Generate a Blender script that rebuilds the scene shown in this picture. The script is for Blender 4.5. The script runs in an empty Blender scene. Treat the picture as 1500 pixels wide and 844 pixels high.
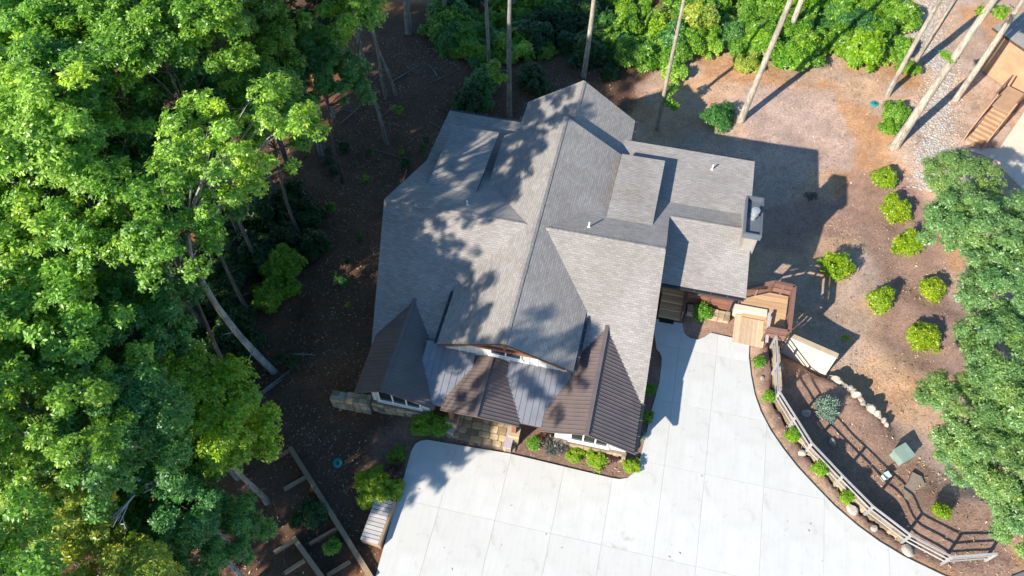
import bpy, math, random
import numpy as np
from mathutils import Vector, Matrix

# ------------------------------------------------------------------ camera, sky, sun, exposure
S = bpy.context.scene
C = S.collection
cam_d = bpy.data.cameras.new('camera')
cam_d.sensor_width = 36.0
cam_d.lens = 28.0
cam_d.clip_start = 0.5
cam_d.clip_end = 600
cam = bpy.data.objects.new('camera', cam_d)
C.objects.link(cam)
cam.location = (0, 0, 38)
cam.rotation_euler = (math.radians(90 - 55), 0, 0)
S.camera = cam

SUN_EL, SUN_AZ = math.radians(32.0), math.radians(44.5)      # azimuth: direction in which shadows fall, from +X
world = bpy.data.worlds.new('World')
S.world = world
world.use_nodes = True
wn = world.node_tree.nodes
sky = wn.new('ShaderNodeTexSky')
sky.sky_type = 'NISHITA'
sky.sun_disc = False
sky.sun_elevation = SUN_EL
sky.sun_rotation = math.radians(225.5)
sky.ozone_density = 2.0
sky.dust_density = 0.3
bg = wn['Background']
bg.inputs['Strength'].default_value = 0.125
hs = wn.new('ShaderNodeHueSaturation')          # a deep, clear blue sky
hs.inputs['Saturation'].default_value = 1.25
world.node_tree.links.new(sky.outputs[0], hs.inputs['Color'])
world.node_tree.links.new(hs.outputs[0], bg.inputs['Color'])

sun_d = bpy.data.lights.new('sun', 'SUN')
sun_d.energy = 5.0
sun_d.angle = math.radians(0.6)
sun_d.color = (1.0, 0.945, 0.85)
sun = bpy.data.objects.new('sun', sun_d)
C.objects.link(sun)
sdir = Vector((math.cos(SUN_AZ) * math.cos(SUN_EL), math.sin(SUN_AZ) * math.cos(SUN_EL), -math.sin(SUN_EL)))
sun.rotation_euler = sdir.to_track_quat('-Z', 'Y').to_euler()
sun.location = (-40, -40, 60)

S.view_settings.view_transform = 'Standard'
S.view_settings.look = 'None'
S.view_settings.exposure = 0.9
S.view_settings.gamma = 1.0
S.view_settings.use_curve_mapping = False

R = random.Random(7)
NR = np.random.default_rng(7)

# ------------------------------------------------------------------ helpers
def tag(o, label=None, cat=None, group=None, kind=None):
    if label: o['label'] = label
    if cat: o['category'] = cat
    if group: o['group'] = group
    if kind: o['kind'] = kind
    return o

def empty(name, loc, rz=0.0):
    o = bpy.data.objects.new(name, None)
    C.objects.link(o)
    o.location = loc
    o.rotation_euler = (0, 0, rz)
    o.empty_display_size = 0.3
    return o

def face_uv(me):
    """metre-scaled UVs: U along the horizontal of each face, V up its slope"""
    uvl = me.uv_layers.new(name='UV')
    for p in me.polygons:
        n = p.normal
        e = Vector((0, 0, 1)).cross(n)
        if e.length < 1e-3:
            e = Vector((1, 0, 0))
        e.normalize()
        s = n.cross(e)
        for li in p.loop_indices:
            co = me.vertices[me.loops[li].vertex_index].co
            uvl.data[li].uv = (co.dot(e), co.dot(s))

class MB:
    def __init__(self):
        self.v, self.f, self.m = [], [], []
    def add(self, verts, faces, mi=0):
        o = len(self.v)
        self.v += [tuple(p) for p in verts]
        for f in faces:
            self.f.append(tuple(i + o for i in f)); self.m.append(mi)
    def box(self, a, b, mi=0):
        x0, y0, z0 = a; x1, y1, z1 = b
        self.add([(x0,y0,z0),(x1,y0,z0),(x1,y1,z0),(x0,y1,z0),(x0,y0,z1),(x1,y0,z1),(x1,y1,z1),(x0,y1,z1)],
                 [(0,3,2,1),(4,5,6,7),(0,1,5,4),(1,2,6,5),(2,3,7,6),(3,0,4,7)], mi)
    def beam(self, p, q, w, h, mi=0, up=(0,0,1)):
        """box with its axis from p to q, w across, h high (centred)"""
        p, q = Vector(p), Vector(q)
        d = (q - p).normalized()
        s = d.cross(Vector(up))
        if s.length < 1e-4: s = Vector((1, 0, 0))
        s.normalize(); t = s.cross(d)
        vs = []
        for c in (p, q):
            for a, b in ((-1,-1),(1,-1),(1,1),(-1,1)):
                vs.append(c + s * (a * w / 2) + t * (b * h / 2))
        self.add(vs, [(0,3,2,1),(4,5,6,7),(0,1,5,4),(1,2,6,5),(2,3,7,6),(3,0,4,7)], mi)
    def prism(self, poly, z0, z1, mi=0, mside=None):
        """vertical prism of a 2D polygon; z0/z1 numbers"""
        a = sum(poly[i][0] * poly[(i+1) % len(poly)][1] - poly[(i+1) % len(poly)][0] * poly[i][1] for i in range(len(poly)))
        if a < 0: poly = poly[::-1]
        n = len(poly)
        vs = [(x, y, z0) for x, y in poly] + [(x, y, z1) for x, y in poly]
        self.add(vs, [tuple(range(n, 2*n))], mi)
        self.add(vs, [tuple(range(n-1, -1, -1))] + [(i, (i+1) % n, n + (i+1) % n, n + i) for i in range(n)], mi if mside is None else mside)
    def slab(self, pts, t, mi=0, mside=None):
        """planar 3D polygon pushed down by t"""
        n = len(pts)
        a = sum(pts[i][0] * pts[(i+1) % n][1] - pts[(i+1) % n][0] * pts[i][1] for i in range(n))
        if a < 0: pts = pts[::-1]
        vs = [tuple(p) for p in pts] + [(p[0], p[1], p[2] - t) for p in pts]
        self.add(vs, [tuple(range(n))], mi)
        self.add(vs, [tuple(range(2*n-1, n-1, -1))] + [((i+1) % n, i, n + i, n + (i+1) % n) for i in range(n)], mi if mside is None else mside)
    def extrude_u(self, prof, u0, u1, mi=0):
        """(v,z) profile extruded along u"""
        n = len(prof)
        vs = [(u0, v, z) for v, z in prof] + [(u1, v, z) for v, z in prof]
        self.add(vs, [tuple(range(n-1, -1, -1)), tuple(range(n, 2*n))] + [(i, (i+1) % n, n + (i+1) % n, n + i) for i in range(n)], mi)
    def extrude_v(self, prof, v0, v1, mi=0):
        n = len(prof)
        vs = [(u, v0, z) for u, z in prof] + [(u, v1, z) for u, z in prof]
        self.add(vs, [tuple(range(n)), tuple(range(2*n-1, n-1, -1))] + [((i+1) % n, i, n + i, n + (i+1) % n) for i in range(n)], mi)
    def tube(self, pts, rad, n=8, mi=0, cap=True):
        """tapered tube through points; rad list"""
        o = len(self.v)
        pts = [Vector(p) for p in pts]
        for i, p in enumerate(pts):
            d = (pts[min(i+1, len(pts)-1)] - pts[max(i-1, 0)]).normalized()
            s = d.cross(Vector((0.13, 0.31, 0.94)))
            if s.length < 1e-3: s = d.cross(Vector((1, 0, 0)))
            s.normalize(); t = d.cross(s)
            for k in range(n):
                a = 2 * math.pi * k / n
                q = p + (s * math.cos(a) + t * math.sin(a)) * rad[i]
                self.v.append(tuple(q))
        for i in range(len(pts) - 1):
            for k in range(n):
                a, b = o + i*n + k, o + i*n + (k+1) % n
                self.f.append((a, b, b + n, a + n)); self.m.append(mi)
        if cap:
            self.f.append(tuple(o + (len(pts)-1)*n + k for k in range(n))); self.m.append(mi)
            self.f.append(tuple(o + k for k in range(n-1, -1, -1))); self.m.append(mi)
    def build(self, name, mats, parent=None, org=(0,0,0), smooth=False, uv=False):
        me = bpy.data.meshes.new(name)
        if org != (0,0,0):
            vs = [(x - org[0], y - org[1], z - org[2]) for x, y, z in self.v]
        else: vs = self.v
        me.from_pydata(vs, [], self.f)
        if not isinstance(mats, (list, tuple)): mats = [mats]
        for m in mats: me.materials.append(m)
        if len(mats) > 1: me.polygons.foreach_set('material_index', self.m)
        if smooth: me.polygons.foreach_set('use_smooth', [True] * len(me.polygons))
        me.update()
        if uv: face_uv(me)
        o = bpy.data.objects.new(name, me)
        C.objects.link(o)
        if parent: o.parent = parent
        return o

def clip_half(poly, a, b, c):
    """keep a*x+b*y<=c"""
    out = []
    for i in range(len(poly)):
        p, q = poly[i], poly[(i+1) % len(poly)]
        dp, dq = a*p[0] + b*p[1] - c, a*q[0] + b*q[1] - c
        if dp <= 0: out.append(p)
        if (dp < 0 < dq) or (dq < 0 < dp):
            t = dp / (dp - dq)
            out.append((p[0] + (q[0]-p[0])*t, p[1] + (q[1]-p[1])*t))
    return out

def area(poly):
    return abs(sum(poly[i][0]*poly[(i+1) % len(poly)][1] - poly[(i+1) % len(poly)][0]*poly[i][1] for i in range(len(poly)))) / 2

def cell(poly, u0, u1, v0, v1):
    p = clip_half(poly, -1, 0, -u0)
    for h in ((1, 0, u1), (0, -1, -v0), (0, 1, v1)):
        if len(p) < 3: return []
        p = clip_half(p, *h)
    return p if len(p) > 2 and area(p) > 0.004 else []

TH = math.radians(-13)
CU, SU = math.cos(TH), math.sin(TH)
def to_w(u, v): return (u*CU - v*SU, u*SU + v*CU)
def to_h(x, y): return (x*CU + y*SU, -x*SU + y*CU)

def in_poly(x, y, poly):
    """vectorised point in polygon"""
    r = np.zeros(np.shape(x), bool)
    j = len(poly) - 1
    for i in range(len(poly)):
        xi, yi = poly[i]; xj, yj = poly[j]
        c = ((yi > y) != (yj > y)) & (x < (xj - xi) * (y - yi) / (yj - yi + 1e-12) + xi)
        r ^= c
        j = i
    return r

def poly_dist(x, y, poly):
    d = np.full(np.shape(x), 1e9)
    for i in range(len(poly)):
        (ax, ay), (bx, by) = poly[i], poly[(i+1) % len(poly)]
        ex, ey = bx-ax, by-ay
        t = np.clip(((x-ax)*ex + (y-ay)*ey) / (ex*ex + ey*ey + 1e-9), 0, 1)
        d = np.minimum(d, np.hypot(x-ax-t*ex, y-ay-t*ey))
    return np.where(in_poly(x, y, poly), -d, d)

# ------------------------------------------------------------------ materials
MATS = {}
def new_mat(name):
    m = bpy.data.materials.new(name)
    m.use_nodes = True
    nt = m.node_tree
    b = nt.nodes['Principled BSDF']
    MATS[name] = m
    return m, nt, b

def N(nt, t, **kw):
    n = nt.nodes.new(t)
    for k, v in kw.items():
        if k in n.inputs: n.inputs[k].default_value = v
        else: setattr(n, k, v)
    return n

def ramp(nt, fac, stops):
    r = nt.nodes.new('ShaderNodeValToRGB')
    els = r.color_ramp.elements
    while len(els) < len(stops): els.new(0.5)
    for e, (p, c) in zip(els, stops):
        e.position = p
        e.color = (*c, 1) if len(c) == 3 else c
    nt.links.new(fac, r.inputs[0])
    return r.outputs[0]

def mixc(nt, fac, a, b, mode='MIX'):
    m = nt.nodes.new('ShaderNodeMix')
    m.data_type = 'RGBA'; m.blend_type = mode
    if isinstance(fac, (int, float)): m.inputs[0].default_value = fac
    else: nt.links.new(fac, m.inputs[0])
    for sock, val in ((m.inputs[6], a), (m.inputs[7], b)):
        if isinstance(val, tuple): sock.default_value = (*val, 1)
        else: nt.links.new(val, sock)
    return m.outputs[2]

def noise(nt, scale, detail=4, rough=.55, vec=None, dist=0.0):
    n = N(nt, 'ShaderNodeTexNoise', Scale=scale, Detail=detail, Roughness=rough, Distortion=dist)
    if vec is not None: nt.links.new(vec, n.inputs['Vector'])
    return n.outputs['Fac']

def coords(nt, which='Object'):
    return nt.nodes.new('ShaderNodeTexCoord').outputs[which]

def bump(nt, b, h, strength, dist):
    n = N(nt, 'ShaderNodeBump', Strength=strength, Distance=dist)
    nt.links.new(h, n.inputs['Height'])
    nt.links.new(n.outputs[0], b.inputs['Normal'])

def rough_mat(name, c1, c2, scale=3.0, rough=.8, bmp=.3, bdist=.02, rnd=0.0, spec=.3, metallic=0.0, fine=40.0):
    """two-tone noisy surface; rnd varies brightness from object to object"""
    m, nt, b = new_mat(name)
    co = coords(nt)
    a = noise(nt, scale, 6, .65, co)
    col = ramp(nt, a, [(.3, c1), (.7, c2)])
    f = noise(nt, fine, 3, .6, co)
    col = mixc(nt, .35, col, ramp(nt, f, [(.3, (.55,)*3), (.7, (1.25,)*3)]), 'MULTIPLY')
    if rnd:
        oi = nt.nodes.new('ShaderNodeObjectInfo')
        col = mixc(nt, 1.0, col, ramp(nt, oi.outputs['Random'], [(0, (1-rnd,)*3), (.5, (1, 1-rnd*.12, 1-rnd*.25)), (1, (1+rnd*.6,)*3)]), 'MULTIPLY')
    nt.links.new(col, b.inputs['Base Color'])
    b.inputs['Roughness'].default_value = rough
    b.inputs['Specular IOR Level'].default_value = spec
    b.inputs['Metallic'].default_value = metallic
    if bmp: bump(nt, b, f, bmp, bdist)
    return m

def shingle_mat():
    m, nt, b = new_mat('asphalt_shingle')
    uv = coords(nt, 'UV')
    br = N(nt, 'ShaderNodeTexBrick', Scale=1.0, offset=.5)
    br.inputs['Mortar Size'].default_value = .012
    br.inputs['Mortar Smooth'].default_value = .3
    br.inputs['Brick Width'].default_value = .3
    br.inputs['Row Height'].default_value = .125
    br.inputs['Color1'].default_value = (.283, .256, .232, 1)
    br.inputs['Color2'].default_value = (.352, .322, .295, 1)
    br.inputs['Mortar'].default_value = (.225, .198, .175, 1)
    nt.links.new(uv, br.inputs['Vector'])
    mp = N(nt, 'ShaderNodeMapping')
    mp.inputs['Scale'].default_value = (1.1, 4.2, 1)
    nt.links.new(uv, mp.inputs[0])
    st = noise(nt, 2.2, 4, .7, mp.outputs[0])
    col = mixc(nt, .8, br.outputs[0], ramp(nt, st, [(.3, (.80, .80, .80)), (.7, (1.18, 1.17, 1.16))]), 'MULTIPLY')
    ob = coords(nt)
    st2 = noise(nt, .35, 3, .6, ob)
    col = mixc(nt, 1.0, col, ramp(nt, st2, [(.3, (.84, .83, .81)), (.7, (1.1, 1.1, 1.1))]), 'MULTIPLY')
    gr = noise(nt, 70, 2, .6, ob)
    col = mixc(nt, .5, col, ramp(nt, gr, [(.3, (.7,)*3), (.7, (1.3,)*3)]), 'MULTIPLY')
    # every course is a wedge: thin at its top, thick at its butt edge
    sx = nt.nodes.new('ShaderNodeSeparateXYZ'); nt.links.new(uv, sx.inputs[0])
    dv = N(nt, 'ShaderNodeMath', operation='DIVIDE'); dv.inputs[1].default_value = .125
    nt.links.new(sx.outputs[1], dv.inputs[0])
    fr = N(nt, 'ShaderNodeMath', operation='FRACT'); nt.links.new(dv.outputs[0], fr.inputs[0])
    iv = N(nt, 'ShaderNodeMath', operation='SUBTRACT'); iv.inputs[0].default_value = 1.0
    nt.links.new(fr.outputs[0], iv.inputs[1])
    nt.links.new(col, b.inputs['Base Color'])
    b.inputs['Roughness'].default_value = .92
    b.inputs['Specular IOR Level'].default_value = .2
    bump(nt, b, iv.outputs[0], .38, .016)
    return m

def metal_mat(name, col, rough, rnd=.04):
    m, nt, b = new_mat(name)
    co = coords(nt)
    a = noise(nt, 1.3, 5, .6, co)
    c = mixc(nt, 1.0, col, ramp(nt, a, [(.3, (.86,)*3), (.7, (1.1,)*3)]), 'MULTIPLY')
    nt.links.new(c, b.inputs['Base Color'])
    b.inputs['Metallic'].default_value = .25
    b.inputs['Roughness'].default_value = rough
    return m

def concrete_mat():
    m, nt, b = new_mat('driveway_concrete')
    co = coords(nt)
    big = noise(nt, .25, 5, .6, co)
    col = ramp(nt, big, [(.3, (.515, .495, .455)), (.55, (.545, .528, .49)), (.75, (.555, .54, .506))])
    mid = noise(nt, 1.4, 6, .65, co, .4)
    col = mixc(nt, .55, col, ramp(nt, mid, [(.28, (.88, .87, .85)), (.5, (1.0,)*3), (.75, (1.04,)*3)]), 'MULTIPLY')
    # trowel and hose streaks
    mp = N(nt, 'ShaderNodeMapping'); mp.inputs['Scale'].default_value = (3.0, .35, 1); mp.inputs['Rotation'].default_value = (0, 0, math.radians(12))
    nt.links.new(co, mp.inputs[0])
    stk = noise(nt, 1.6, 5, .7, mp.outputs[0])
    col = mixc(nt, .35, col, ramp(nt, stk, [(.3, (.86, .86, .85)), (.6, (1.03,)*3)]), 'MULTIPLY')
    # old tyre and leaf stains
    sn = noise(nt, .55, 3, .5, co, 1.2)
    col = mixc(nt, .8, col, ramp(nt, sn, [(.30, (.74, .71, .66)), (.40, (1,)*3)]), 'MULTIPLY')
    sp = noise(nt, 9, 4, .75, co)
    col = mixc(nt, .8, col, ramp(nt, sp, [(.22, (.5, .48, .45)), (.27, (1,)*3)]), 'MULTIPLY')
    oi = nt.nodes.new('ShaderNodeObjectInfo')
    col = mixc(nt, 1.0, col, ramp(nt, oi.outputs['Random'], [(0, (.965, .965, .96)), (1, (1.02, 1.02, 1.02))]), 'MULTIPLY')
    nt.links.new(col, b.inputs['Base Color'])
    b.inputs['Roughness'].default_value = .85
    f = noise(nt, 60, 3, .6, co)
    bump(nt, b, f, .15, .01)
    return m

def wood_mat(name, c1, c2, rough=.7, rnd=.25, axis='X'):
    """grain stretched along the long axis of the object"""
    m, nt, b = new_mat(name)
    co = coords(nt)
    mp = N(nt, 'ShaderNodeMapping')
    mp.inputs['Scale'].default_value = {'X': (.6, 9, 9), 'Y': (9, .6, 9), 'Z': (5, 5, 5)}[axis]
    nt.links.new(co, mp.inputs[0])
    g = noise(nt, 2.0, 6, .65, mp.outputs[0], .3)
    col = ramp(nt, g, [(.28, c1), (.72, c2)])
    oi = nt.nodes.new('ShaderNodeObjectInfo')
    col = mixc(nt, 1.0, col, ramp(nt, oi.outputs['Random'], [(0, (1-rnd,)*3), (1, (1+rnd*.7,)*3)]), 'MULTIPLY')
    nt.links.new(col, b.inputs['Base Color'])
    b.inputs['Roughness'].default_value = rough
    bump(nt, b, g, .3, .01)
    return m

def leaf_mat(name, ca, cb, cc, trans=.42):
    """ca dark, cb mid, cc light leaf colour; varied leaf by leaf, spray by spray and tree by tree"""
    m, nt, b = new_mat(name)
    geo = nt.nodes.new('ShaderNodeNewGeometry')
    col = ramp(nt, geo.outputs['Random Per Island'], [(0, ca), (.5, cb), (1, cc)])  # random leaf tones; lightest one raised on the greens to suggest sun highlights
    at = nt.nodes.new('ShaderNodeAttribute'); at.attribute_name = 'tint'
    col = mixc(nt, 1.0, col, ramp(nt, at.outputs['Fac'], [(0, (.72, .85, .72)), (.5, (1, 1, 1)), (1, (1.42, 1.2, .8))]), 'MULTIPLY')
    oi = nt.nodes.new('ShaderNodeObjectInfo')
    col = mixc(nt, 1.0, col, ramp(nt, oi.outputs['Random'], [(0, (.85, .95, .95)), (1, (1.15, 1.06, .95))]), 'MULTIPLY')
    nt.links.new(col, b.inputs['Base Color'])
    b.inputs['Roughness'].default_value = .42
    b.inputs['Specular IOR Level'].default_value = .6
    tr = nt.nodes.new('ShaderNodeBsdfTranslucent')
    tc = mixc(nt, 1.0, col, (1.15, 1.25, .5), 'MULTIPLY')
    nt.links.new(tc, tr.inputs[0])
    mx = nt.nodes.new('ShaderNodeMixShader'); mx.inputs[0].default_value = trans
    nt.links.new(b.outputs[0], mx.inputs[1]); nt.links.new(tr.outputs[0], mx.inputs[2])
    nt.links.new(mx.outputs[0], nt.nodes['Material Output'].inputs[0])
    return m

SHINGLE = shingle_mat()
METAL = metal_mat('brown_standing_seam_metal', (.190, .143, .125), .48)
METAL_L = metal_mat('pale_standing_seam_metal', (.235, .235, .25), .42)
GUTTER = metal_mat('black_gutter_metal', (.03, .032, .038), .4)
CHASE = metal_mat('galvanised_chase_metal', (.13, .15, .175), .5)
STEEL = metal_mat('bright_flue_steel', (.36, .37, .38), .4)
TRIM = rough_mat('dark_brown_trim', (.07, .042, .03), (.11, .065, .045), 4, .7, .1)
RUST = wood_mat('rust_stained_timber', (.16, .062, .032), (.26, .11, .06))
SIDING = rough_mat('pale_board_siding', (.46, .45, .42), (.56, .55, .52), 2, .75, .1)
WHITE = rough_mat('white_trim_paint', (.66, .65, .62), (.75, .74, .71), 3, .5, .05)
CHIM = rough_mat('chimney_siding', (.27, .245, .22), (.33, .30, .27), 2, .8, .1)
BASEMENT = rough_mat('basement_wall', (.22, .2, .17), (.3, .27, .23), 2, .85, .2)
CONC = concrete_mat()
CONC2 = rough_mat('grey_path_concrete', (.36, .35, .31), (.45, .44, .40), 1.2, .85, .15)
CREAM2 = rough_mat('tan_cap', (.40,.30,.19), (.50,.39,.27), 2, .8, .1)
CREAM = rough_mat('cream_concrete', (.56, .49, .38), (.66, .59, .47), .8, .85, .1, rnd=.05)
DECK = wood_mat('golden_deck_board', (.40, .235, .12), (.60, .39, .22), axis='X')
DECK_Y = wood_mat('pale_deck_plank', (.44, .30, .18), (.62, .45, .30), axis='Y')
RAIL = wood_mat('red_brown_rail_wood', (.15, .072, .05), (.24, .125, .09), axis='Z')
FENCE = wood_mat('weathered_fence_wood', (.30, .28, .26), (.45, .42, .40), rnd=.15, axis='Z')
SLEEPER = wood_mat('treated_sleeper_wood', (.24, .16, .09), (.36, .25, .15), axis='Z')
SLAT = wood_mat('bleached_slat_wood', (.40, .36, .33), (.56, .51, .48), rnd=.15, axis='X')
STONE = rough_mat('tan_field_stone', (.30, .22, .13), (.50, .40, .27), 2.2, .85, .4, .02, rnd=.45)
FLAG = rough_mat('honey_flagstone', (.36, .255, .13), (.56, .43, .26), 2.0, .8, .3, .01, rnd=.5)
ROCK = rough_mat('pale_boulder', (.32, .27, .22), (.50, .45, .38), 3, .9, .5, .03, rnd=.2)
CREEK = rough_mat('creek_gravel', (.20, .185, .165), (.52, .48, .43), 5, .9, .3, .02)
COPING = rough_mat('lilac_coping_stone', (.36, .29, .31), (.47, .39, .41), 3, .7, .2)
MORTAR = rough_mat('mortar', (.20, .16, .12), (.27, .22, .17), 6, .95, .3)
DIRTDARK = rough_mat('joint_dirt', (.36, .335, .30), (.44, .415, .38), 5, .95, .2)
ASPHALT = rough_mat('road_asphalt', (.12, .12, .125), (.17, .17, .17), 4, .9, .3, .01)
TEAL = rough_mat('teal_plastic', (.02, .22, .19), (.03, .28, .25), 2, .45, 0)
GREENBOX = rough_mat('utility_green_paint', (.20, .28, .23), (.27, .35, .29), 2, .5, .05)
PALEBOX = rough_mat('pale_green_plastic', (.46, .55, .48), (.55, .63, .56), 2, .5, .05)
MAT_RUBBER = rough_mat('dark_green_mat', (.008, .02, .016), (.016, .03, .024), 10, .95, .3)
DOORWOOD = wood_mat('orange_door_wood', (.30, .13, .03), (.42, .20, .055), .5, .1, axis='Z')
def bark_mat(name, c1, c2, c3):
    m, nt, b = new_mat(name)
    co = coords(nt)
    mp = N(nt, 'ShaderNodeMapping'); mp.inputs['Scale'].default_value = (9, 9, 1.5)
    nt.links.new(co, mp.inputs[0])
    g = noise(nt, 1.3, 6, .7, mp.outputs[0], .6)
    col = ramp(nt, g, [(.32, c1), (.5, c2), (.7, c3)])
    pa = noise(nt, .8, 3, .6, co)
    col = mixc(nt, .8, col, ramp(nt, pa, [(.35, (.55, .55, .5)), (.6, (1.1, 1.08, 1.05))]), 'MULTIPLY')
    oi = nt.nodes.new('ShaderNodeObjectInfo')
    col = mixc(nt, 1.0, col, ramp(nt, oi.outputs['Random'], [(0, (.8,)*3), (1, (1.12,)*3)]), 'MULTIPLY')
    nt.links.new(col, b.inputs['Base Color'])
    b.inputs['Roughness'].default_value = .92
    bump(nt, b, g, .9, .05)
    return m
BARK_P = bark_mat('pale_bark', (.14, .115, .09), (.40, .345, .28), (.52, .46, .385))
BARK_X = bark_mat('dark_oak_bark', (.05, .047, .04), (.12, .113, .10), (.19, .18, .165))  # darker bark so the wood's thin trunks stand out less
BARK_G = bark_mat('lichened_pale_bark', (.17, .165, .15), (.40, .39, .36), (.54, .53, .50))
BARK_D = bark_mat('grey_bark', (.10, .095, .08), (.25, .24, .215), (.36, .35, .32))
BARE = rough_mat('bleached_dead_wood', (.46, .44, .42), (.62, .60, .57), 3, .85, .3)
SHED = rough_mat('neighbour_shed_boards', (.36, .21, .12), (.48, .30, .18), 1.5, .75, .2)

gm, gnt, gb = new_mat('window_glass')
gb.inputs['Base Color'].default_value = (.02, .025, .03, 1)
gb.inputs['Roughness'].default_value = .06
gb.inputs['Specular IOR Level'].default_value = .8
GLASS = gm

L_OAK = leaf_mat('leaf_oak_green', (0.073, 0.178, 0.015), (0.161, 0.332, 0.029), (0.354, 0.558, 0.057))
L_LIGHT = leaf_mat('leaf_light_green', (0.129, 0.267, 0.029), (0.265, 0.459, 0.056), (0.516, 0.741, 0.116))
L_TEAL = leaf_mat('leaf_blue_green', (0.040, 0.140, 0.033), (0.082, 0.235, 0.053), (0.156, 0.354, 0.082))
L_LIME = leaf_mat('leaf_olive_lime', (0.110, 0.224, 0.007), (0.191, 0.354, 0.012), (0.325, 0.534, 0.027))
L_YELLOW = leaf_mat('leaf_yellowing', (0.152, 0.255, 0.028), (0.314, 0.423, 0.053), (0.585, 0.511, 0.105))
L_GREY = leaf_mat('leaf_grey_green', (0.098, 0.200, 0.058), (0.173, 0.315, 0.098), (0.294, 0.438, 0.168))
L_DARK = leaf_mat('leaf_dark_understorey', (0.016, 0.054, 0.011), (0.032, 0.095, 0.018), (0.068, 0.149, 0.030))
L_BUSH = leaf_mat('leaf_vivid_bush', (0.079, 0.197, 0.013), (0.157, 0.337, 0.023), (0.300, 0.477, 0.046))
L_GOLD = leaf_mat('leaf_golden_shrub', (.165, .26, .008), (.275, .40, .012), (.40, .50, .025))
L_BOX = leaf_mat('leaf_bright_shrub', (.07, .18, .010), (.13, .30, .018), (.20, .40, .03))
L_MAROON = leaf_mat('leaf_maroon', (.030, .012, .012), (.055, .020, .018), (.09, .032, .028), .15)
L_BLUE = leaf_mat('leaf_blue_spruce', (.10, .17, .14), (.16, .26, .22), (.26, .36, .31), .1)
L_ASH = leaf_mat('leaf_ashen', (.045, .05, .05), (.08, .085, .085), (.13, .135, .13), .1)
L_DRY = leaf_mat('litter_flake', (.15, .085, .05), (.36, .235, .145), (.58, .44, .31), 0.0)

# ------------------------------------------------------------------ terrain
DRIVE = [(-6.9, 7.4), (-5.12, 16.48), (-4.95, 16.85), (-4.7, 17.02), (-4.38, 17.08), (-0.17, 16.33), (4.94, 15.03), (5.36, 14.96), (5.75, 15.03),
         (6.10, 15.28), (6.38, 15.62), (6.48, 16.05), (7.0, 17.63), (7.36, 18.8), (7.93, 20.42), (8.16, 21.5), (8.22, 21.95), (8.16, 22.25), (8.0, 22.5),
         (7.92, 24.5), (9.62, 24.16), (9.64, 23.53), (9.76, 23.33), (9.97, 23.17), (10.34, 23.08), (10.75, 23.26), (11.13, 23.53),
         (13.2, 22.95), (13.0, 22.0), (12.92, 20.84), (12.92, 19.7), (13.06, 18.68), (13.38, 17.6), (13.8, 16.65), (14.35, 15.62), (14.95, 14.73),
         (15.75, 13.6), (16.66, 12.6), (17.5, 11.85), (18.46, 11.16), (20.02, 10.3), (22.0, 9.5), (22, 2), (8, -6), (-8, -6), (-8.3, 2)]
PLAT = [(-8.3, -8), (-7.1, 11), (-5.4, 16.9), (-7, 20), (-4, 26), (6, 27), (11.5, 25.6), (14.3, 24.9), (14.5, 22.9), (14.02, 19.4), (15.1, 16.5),
        (16.22, 14.82), (17.3, 13.3), (18.7, 11.95), (20.25, 10.97), (23, 11.15), (30, 9.5), (30, -8)]
TP = np.array([(15,20,-1.3),(18.3,15,-1.3),(21,12.2,-.35),(23,12,-.3),(18,22.5,-2.3),(17,28,-3),(13,33,-3.5),(10,40,-3.8),(20,36,-3.6),(25,38,-3.6),(32,40,-3.1),(27,30,-3.1),(30,20,-1.8),(24,25,-2.6),(24,17,-1.5),(16.5,20.8,-1.25),(17.6,20.6,-1.2),(18.3,19.7,-1.2),(19,18.8,-1.2),(19.3,22,-2.5),(20.2,20.6,-2.2),(20.9,19.6,-1.9),
  (0,42,-3.6),(-8,41,-3.2),(-16,34,-2),(-14,24,-.9),(-14,17,-.35),(-8,15,-.2),(-5,12,-.2),(-12,11,-.3),(-20,20,-1.3),(-25,30,-2.6),(-30,12,-2),(-20,8,-1),(0,60,-4.6),(30,60,-3.6),(-40,60,-4.6),(42,30,-2.4),(-45,0,-2.4),
  (0,0,0),(20,0,0),(-20,-8,-.6),(35,8,0),(6,14,-.05),(0,22,-.05),(-8,24,-.3),(8,22,-.05),(12,14,-.05),(11,21.5,-.1),(6,33,-3.2),(-4,37,-3.2)], float)
def terrain(x, y):
    x = np.asarray(x, float); y = np.asarray(y, float)
    s = np.zeros_like(x); w = np.zeros_like(x)
    for a, b, z in TP:
        k = 1.0 / ((x-a)**2 + (y-b)**2 + .05)**2
        s += k*z; w += k
    z = s / w
    z = z + .06*np.sin(x*1.1+1.3*np.cos(y*.7))*np.cos(y*.9+x*.3) + .03*np.sin(x*2.7+y*1.9)*np.cos(y*3.1-x)
    d = poly_dist(x, y, PLAT)
    flat = np.clip(.5 - d / .3, 0, 1)
    # only the right-hand side of the platform is banked up; elsewhere the ground just runs on
    return z * (1 - flat) + flat * (-.07 + .012*np.sin(x*5.1)*np.cos(y*4.3))
def zt(x, y): return float(terrain(np.array([x]), np.array([y]))[0])

def vnoise(x, y, s, seed=0):
    """smooth value noise"""
    rs = np.random.default_rng(100 + seed)
    t = rs.random((128, 128))
    X, Y = x / s + 500, y / s + 500
    i, j = np.floor(X).astype(int), np.floor(Y).astype(int)
    fx, fy = X - i, Y - j
    fx, fy = fx*fx*(3-2*fx), fy*fy*(3-2*fy)
    g = lambda a, b: t[a % 128, b % 128]
    return (g(i,j)*(1-fx)+g(i+1,j)*fx)*(1-fy) + (g(i,j+1)*(1-fx)+g(i+1,j+1)*fx)*fy

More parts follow.
